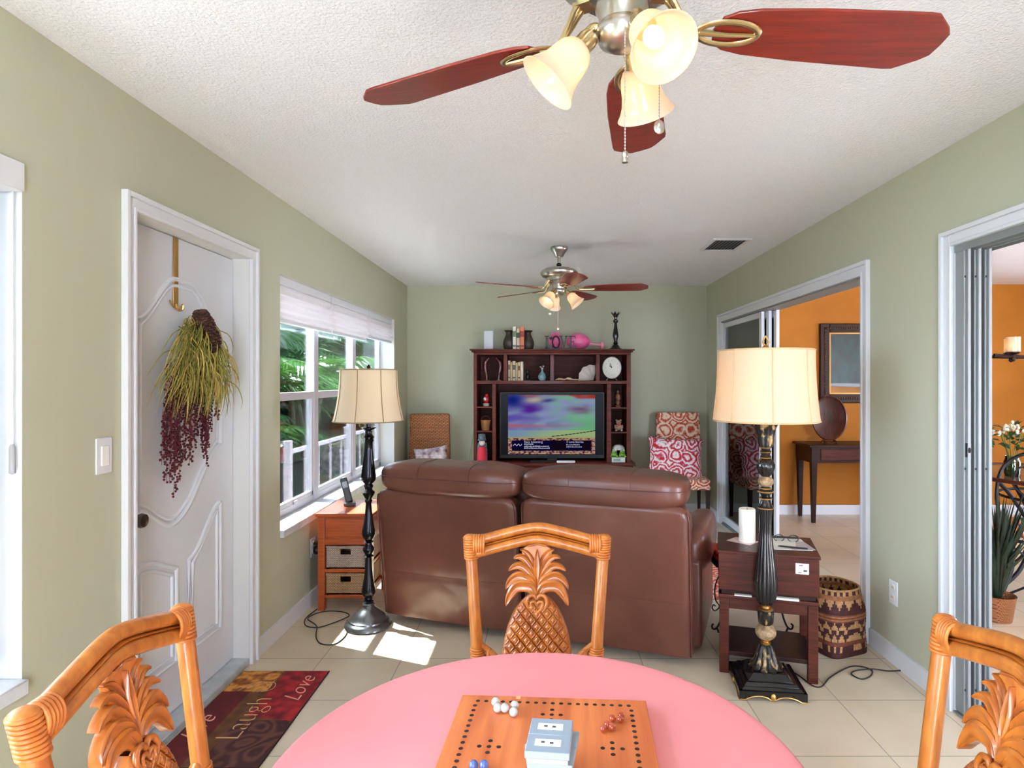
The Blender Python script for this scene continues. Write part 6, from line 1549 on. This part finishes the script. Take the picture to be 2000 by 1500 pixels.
def palm(name, label, x, y, h, nf, L, mat, droop=1.0, stems=3):
    p = thing(name, label, 'palm tree', (x, y, -.15), group='palms outside the window')
    tk = MB()
    bases = []
    for s in range(stems):
        a = 2 * PI * s / stems; bx, by = .16 * math.cos(a) * (stems > 1), .16 * math.sin(a) * (stems > 1)
        tk.tube([(bx * .5, by * .5, 0), (bx, by, h * .5), (bx * 1.8, by * 1.8, h * ra.uniform(.82, 1))], [.06, .05, .035], 8); bases.append(tk.v[-1] and (bx * 1.8, by * 1.8, h * .9))
    tk.build('trunk', pbr('palm_trunk', (120, 120, 92), rough=.8, var=.4, vscale=12), p)
    fo = MB()
    for i in range(nf):
        b0 = bases[i % stems]; a = ra.uniform(0, 2 * PI); el = ra.uniform(.35, 1.35); LL = L * ra.uniform(.75, 1.1)
        d = Vector((math.cos(a), math.sin(a), 0)); pts = []
        for k in range(9):
            t = k / 8; pts.append(Vector(b0) + d * LL * (math.cos(el) * t + .25 * t * t) + Vector((0, 0, LL * (math.sin(el) * t - droop * .65 * t * t))))
        fo.tube(pts, [.014 * (1 - .8 * k / 8) for k in range(9)], 4)
        nl = 21
        for j in range(3, nl):
            t = j / nl; q = t * 8; k0 = min(int(q), 7); c = pts[k0].lerp(pts[k0 + 1], q - k0); tn = (pts[k0 + 1] - pts[k0]).normalized()
            sd = tn.cross(Vector((0, 0, 1))).normalized(); ll = LL * .36 * math.sin(PI * (.12 + .84 * t)) + .04
            for s in (-1, 1):
                dr = (sd * s + tn * .75 + Vector((0, 0, -.35 + ra.uniform(-.25, .25)))).normalized(); mid_ = c + dr * ll * .5 + Vector((0, 0, .015)); tip_ = c + dr * ll + Vector((0, 0, -.10 * ll))
                w_2 = tn * .021
                fo.add([tuple(c - w_2 * .5), tuple(mid_ - w_2), tuple(tip_), tuple(mid_ + w_2)], [(0, 1, 2, 3)])
    fo.build('fronds', mat, p, flat=True)
    return p
palm('areca_palm', 'dense green feathery palm nearest the window, left of the first mullion', -4.5, 6.9, 1.2, 46, 1.5, fr_a)
palm('areca_palm', 'bright yellow-green palm filling the middle window bay', -4.7, 9.4, 1.5, 46, 1.6, fr_b)
palm('areca_palm', 'tall dark green palm rising behind the railing post', -5.6, 8.1, 2.2, 40, 1.6, fr_a)
palm('areca_palm', 'light green palm at the far right bay of the window', -4.6, 12.0, 1.6, 40, 1.7, fr_b)
palm('areca_palm', 'palm with drooping fronds behind the floor lamp shade', -5.8, 11.0, 2.3, 40, 1.7, fr_a, 1.2)
palm('areca_palm', 'low arching palm with pale fronds across the lower sash', -3.9, 8.0, .8, 14, 1.1, fr_b, 1.2)
palm('areca_palm', 'distant tall palm farthest from the window', -5.6, 14.0, 2.4, 40, 1.8, fr_a)
hd = MB()
for i in range(9000):
    x = ra.uniform(-8.0, -6.6); y = ra.uniform(0, 21); z = ra.uniform(-.15, 3.3) ; a = ra.uniform(0, 6.28); s_ = ra.uniform(.08, .17)
    hd.M = T(x, y, z, rz=a, rx=ra.uniform(-1, 1), ry=ra.uniform(-1, 1)); hd.add([(0, 0, 0), (s_, -s_ * .4, 0), (s_ * 2, 0, 0), (s_, s_ * .4, 0)], [(0, 1, 2, 3)])

for i in range(2600):
    x = ra.uniform(-8.0, -1.8); y = ra.uniform(19.2, 20.4); z = ra.uniform(-.15, 3.6); a = ra.uniform(0, 6.28); s_ = ra.uniform(.10, .2)
    hd.M = T(x, y, z, rz=a, rx=ra.uniform(-1, 1), ry=ra.uniform(-1, 1)); hd.add([(0, 0, 0), (s_, -s_ * .4, 0), (s_ * 2, 0, 0), (s_, s_ * .4, 0)], [(0, 1, 2, 3)])
hd.M = Matrix(); hd.box(-8, -1.7, 20.2, 21, -.15, 3.4); hd.box(-8.8, -7.6, 0, 21, -.15, 3.1)
o = hd.build('hedge', translucent('hedge_leaves', (18, 34, 20), (22, 44, 14), .25), flat=True); tag(o, 'dark dense hedge at the far edge of the garden behind the palms', 'hedge')

# ------------------------------------------------------------------ light, sky, camera
w_ = bpy.data.worlds.new('World'); bpy.context.scene.world = w_; w_.use_nodes = True
nt = w_.node_tree; nt.nodes.clear(); wo = nt.nodes.new('ShaderNodeOutputWorld'); bg = nt.nodes.new('ShaderNodeBackground')
bg.inputs[0].default_value = rgb(216, 228, 253); bg.inputs[1].default_value = WORLD; nt.links.new(bg.outputs[0], wo.inputs[0])
sd = bpy.data.lights.new('sun', 'SUN'); sd.energy = SUN; sd.angle = R(.6); sd.color = (1, .97, .93)
sn = bpy.data.objects.new('sun', sd); COL.objects.link(sn)
dirv = Vector((.925, -.38, -1.72)).normalized(); sn.rotation_euler = dirv.to_track_quat('-Z', 'Y').to_euler(); sn.location = (-6, 7, 9)
def portal(loc, rot, sx, sy):
    l = bpy.data.lights.new('portal', 'AREA'); l.shape = 'RECTANGLE'; l.size = sx; l.size_y = sy; l.cycles.is_portal = True
    o = bpy.data.objects.new('portal', l); COL.objects.link(o); o.location = loc; o.rotation_euler = rot
portal((XL - .17, (W2[0] + W2[1]) / 2, (W2[2] + W2[3]) / 2), (0, -PI / 2, 0), W2[3] - W2[2], W2[1] - W2[0])
portal((XL - .17, (W1[0] + W1[1]) / 2, (W1[2] + W1[3]) / 2), (0, -PI / 2, 0), W1[3] - W1[2], W1[1] - W1[0])
portal((0, YR - .09, 1.07), (PI / 2, 0, 0), .9, 1.75)
portal((3.5, YR - .09, 1.03), (PI / 2, 0, 0), 1.8, 2.03)
portal((XO + .09, 4.0, 1.3), (0, PI / 2, 0), 1.4, 1.2)

sc = bpy.context.scene
cam = bpy.data.cameras.new('camera'); cam.lens = 21.6; cam.sensor_width = 36; cam.shift_x = -.031; cam.shift_y = -.004; cam.clip_start = .05; cam.clip_end = 200
co = bpy.data.objects.new('camera', cam); COL.objects.link(co); co.location = (0, 0, 1.425); co.rotation_euler = (PI / 2, 0, 0); sc.camera = co
sc.view_settings.view_transform = 'Standard'; sc.view_settings.look = 'None'; sc.view_settings.gamma = 1; sc.view_settings.use_curve_mapping = False
sc.view_settings.exposure = EXPO
sc.cycles.use_denoising = True; sc.cycles.max_bounces = 12; sc.cycles.diffuse_bounces = 6; sc.cycles.glossy_bounces = 4; sc.cycles.transmission_bounces = 8; sc.cycles.transparent_max_bounces = 24
sc.cycles.sample_clamp_indirect = 12; sc.cycles.caustics_reflective = False; sc.cycles.caustics_refractive = False
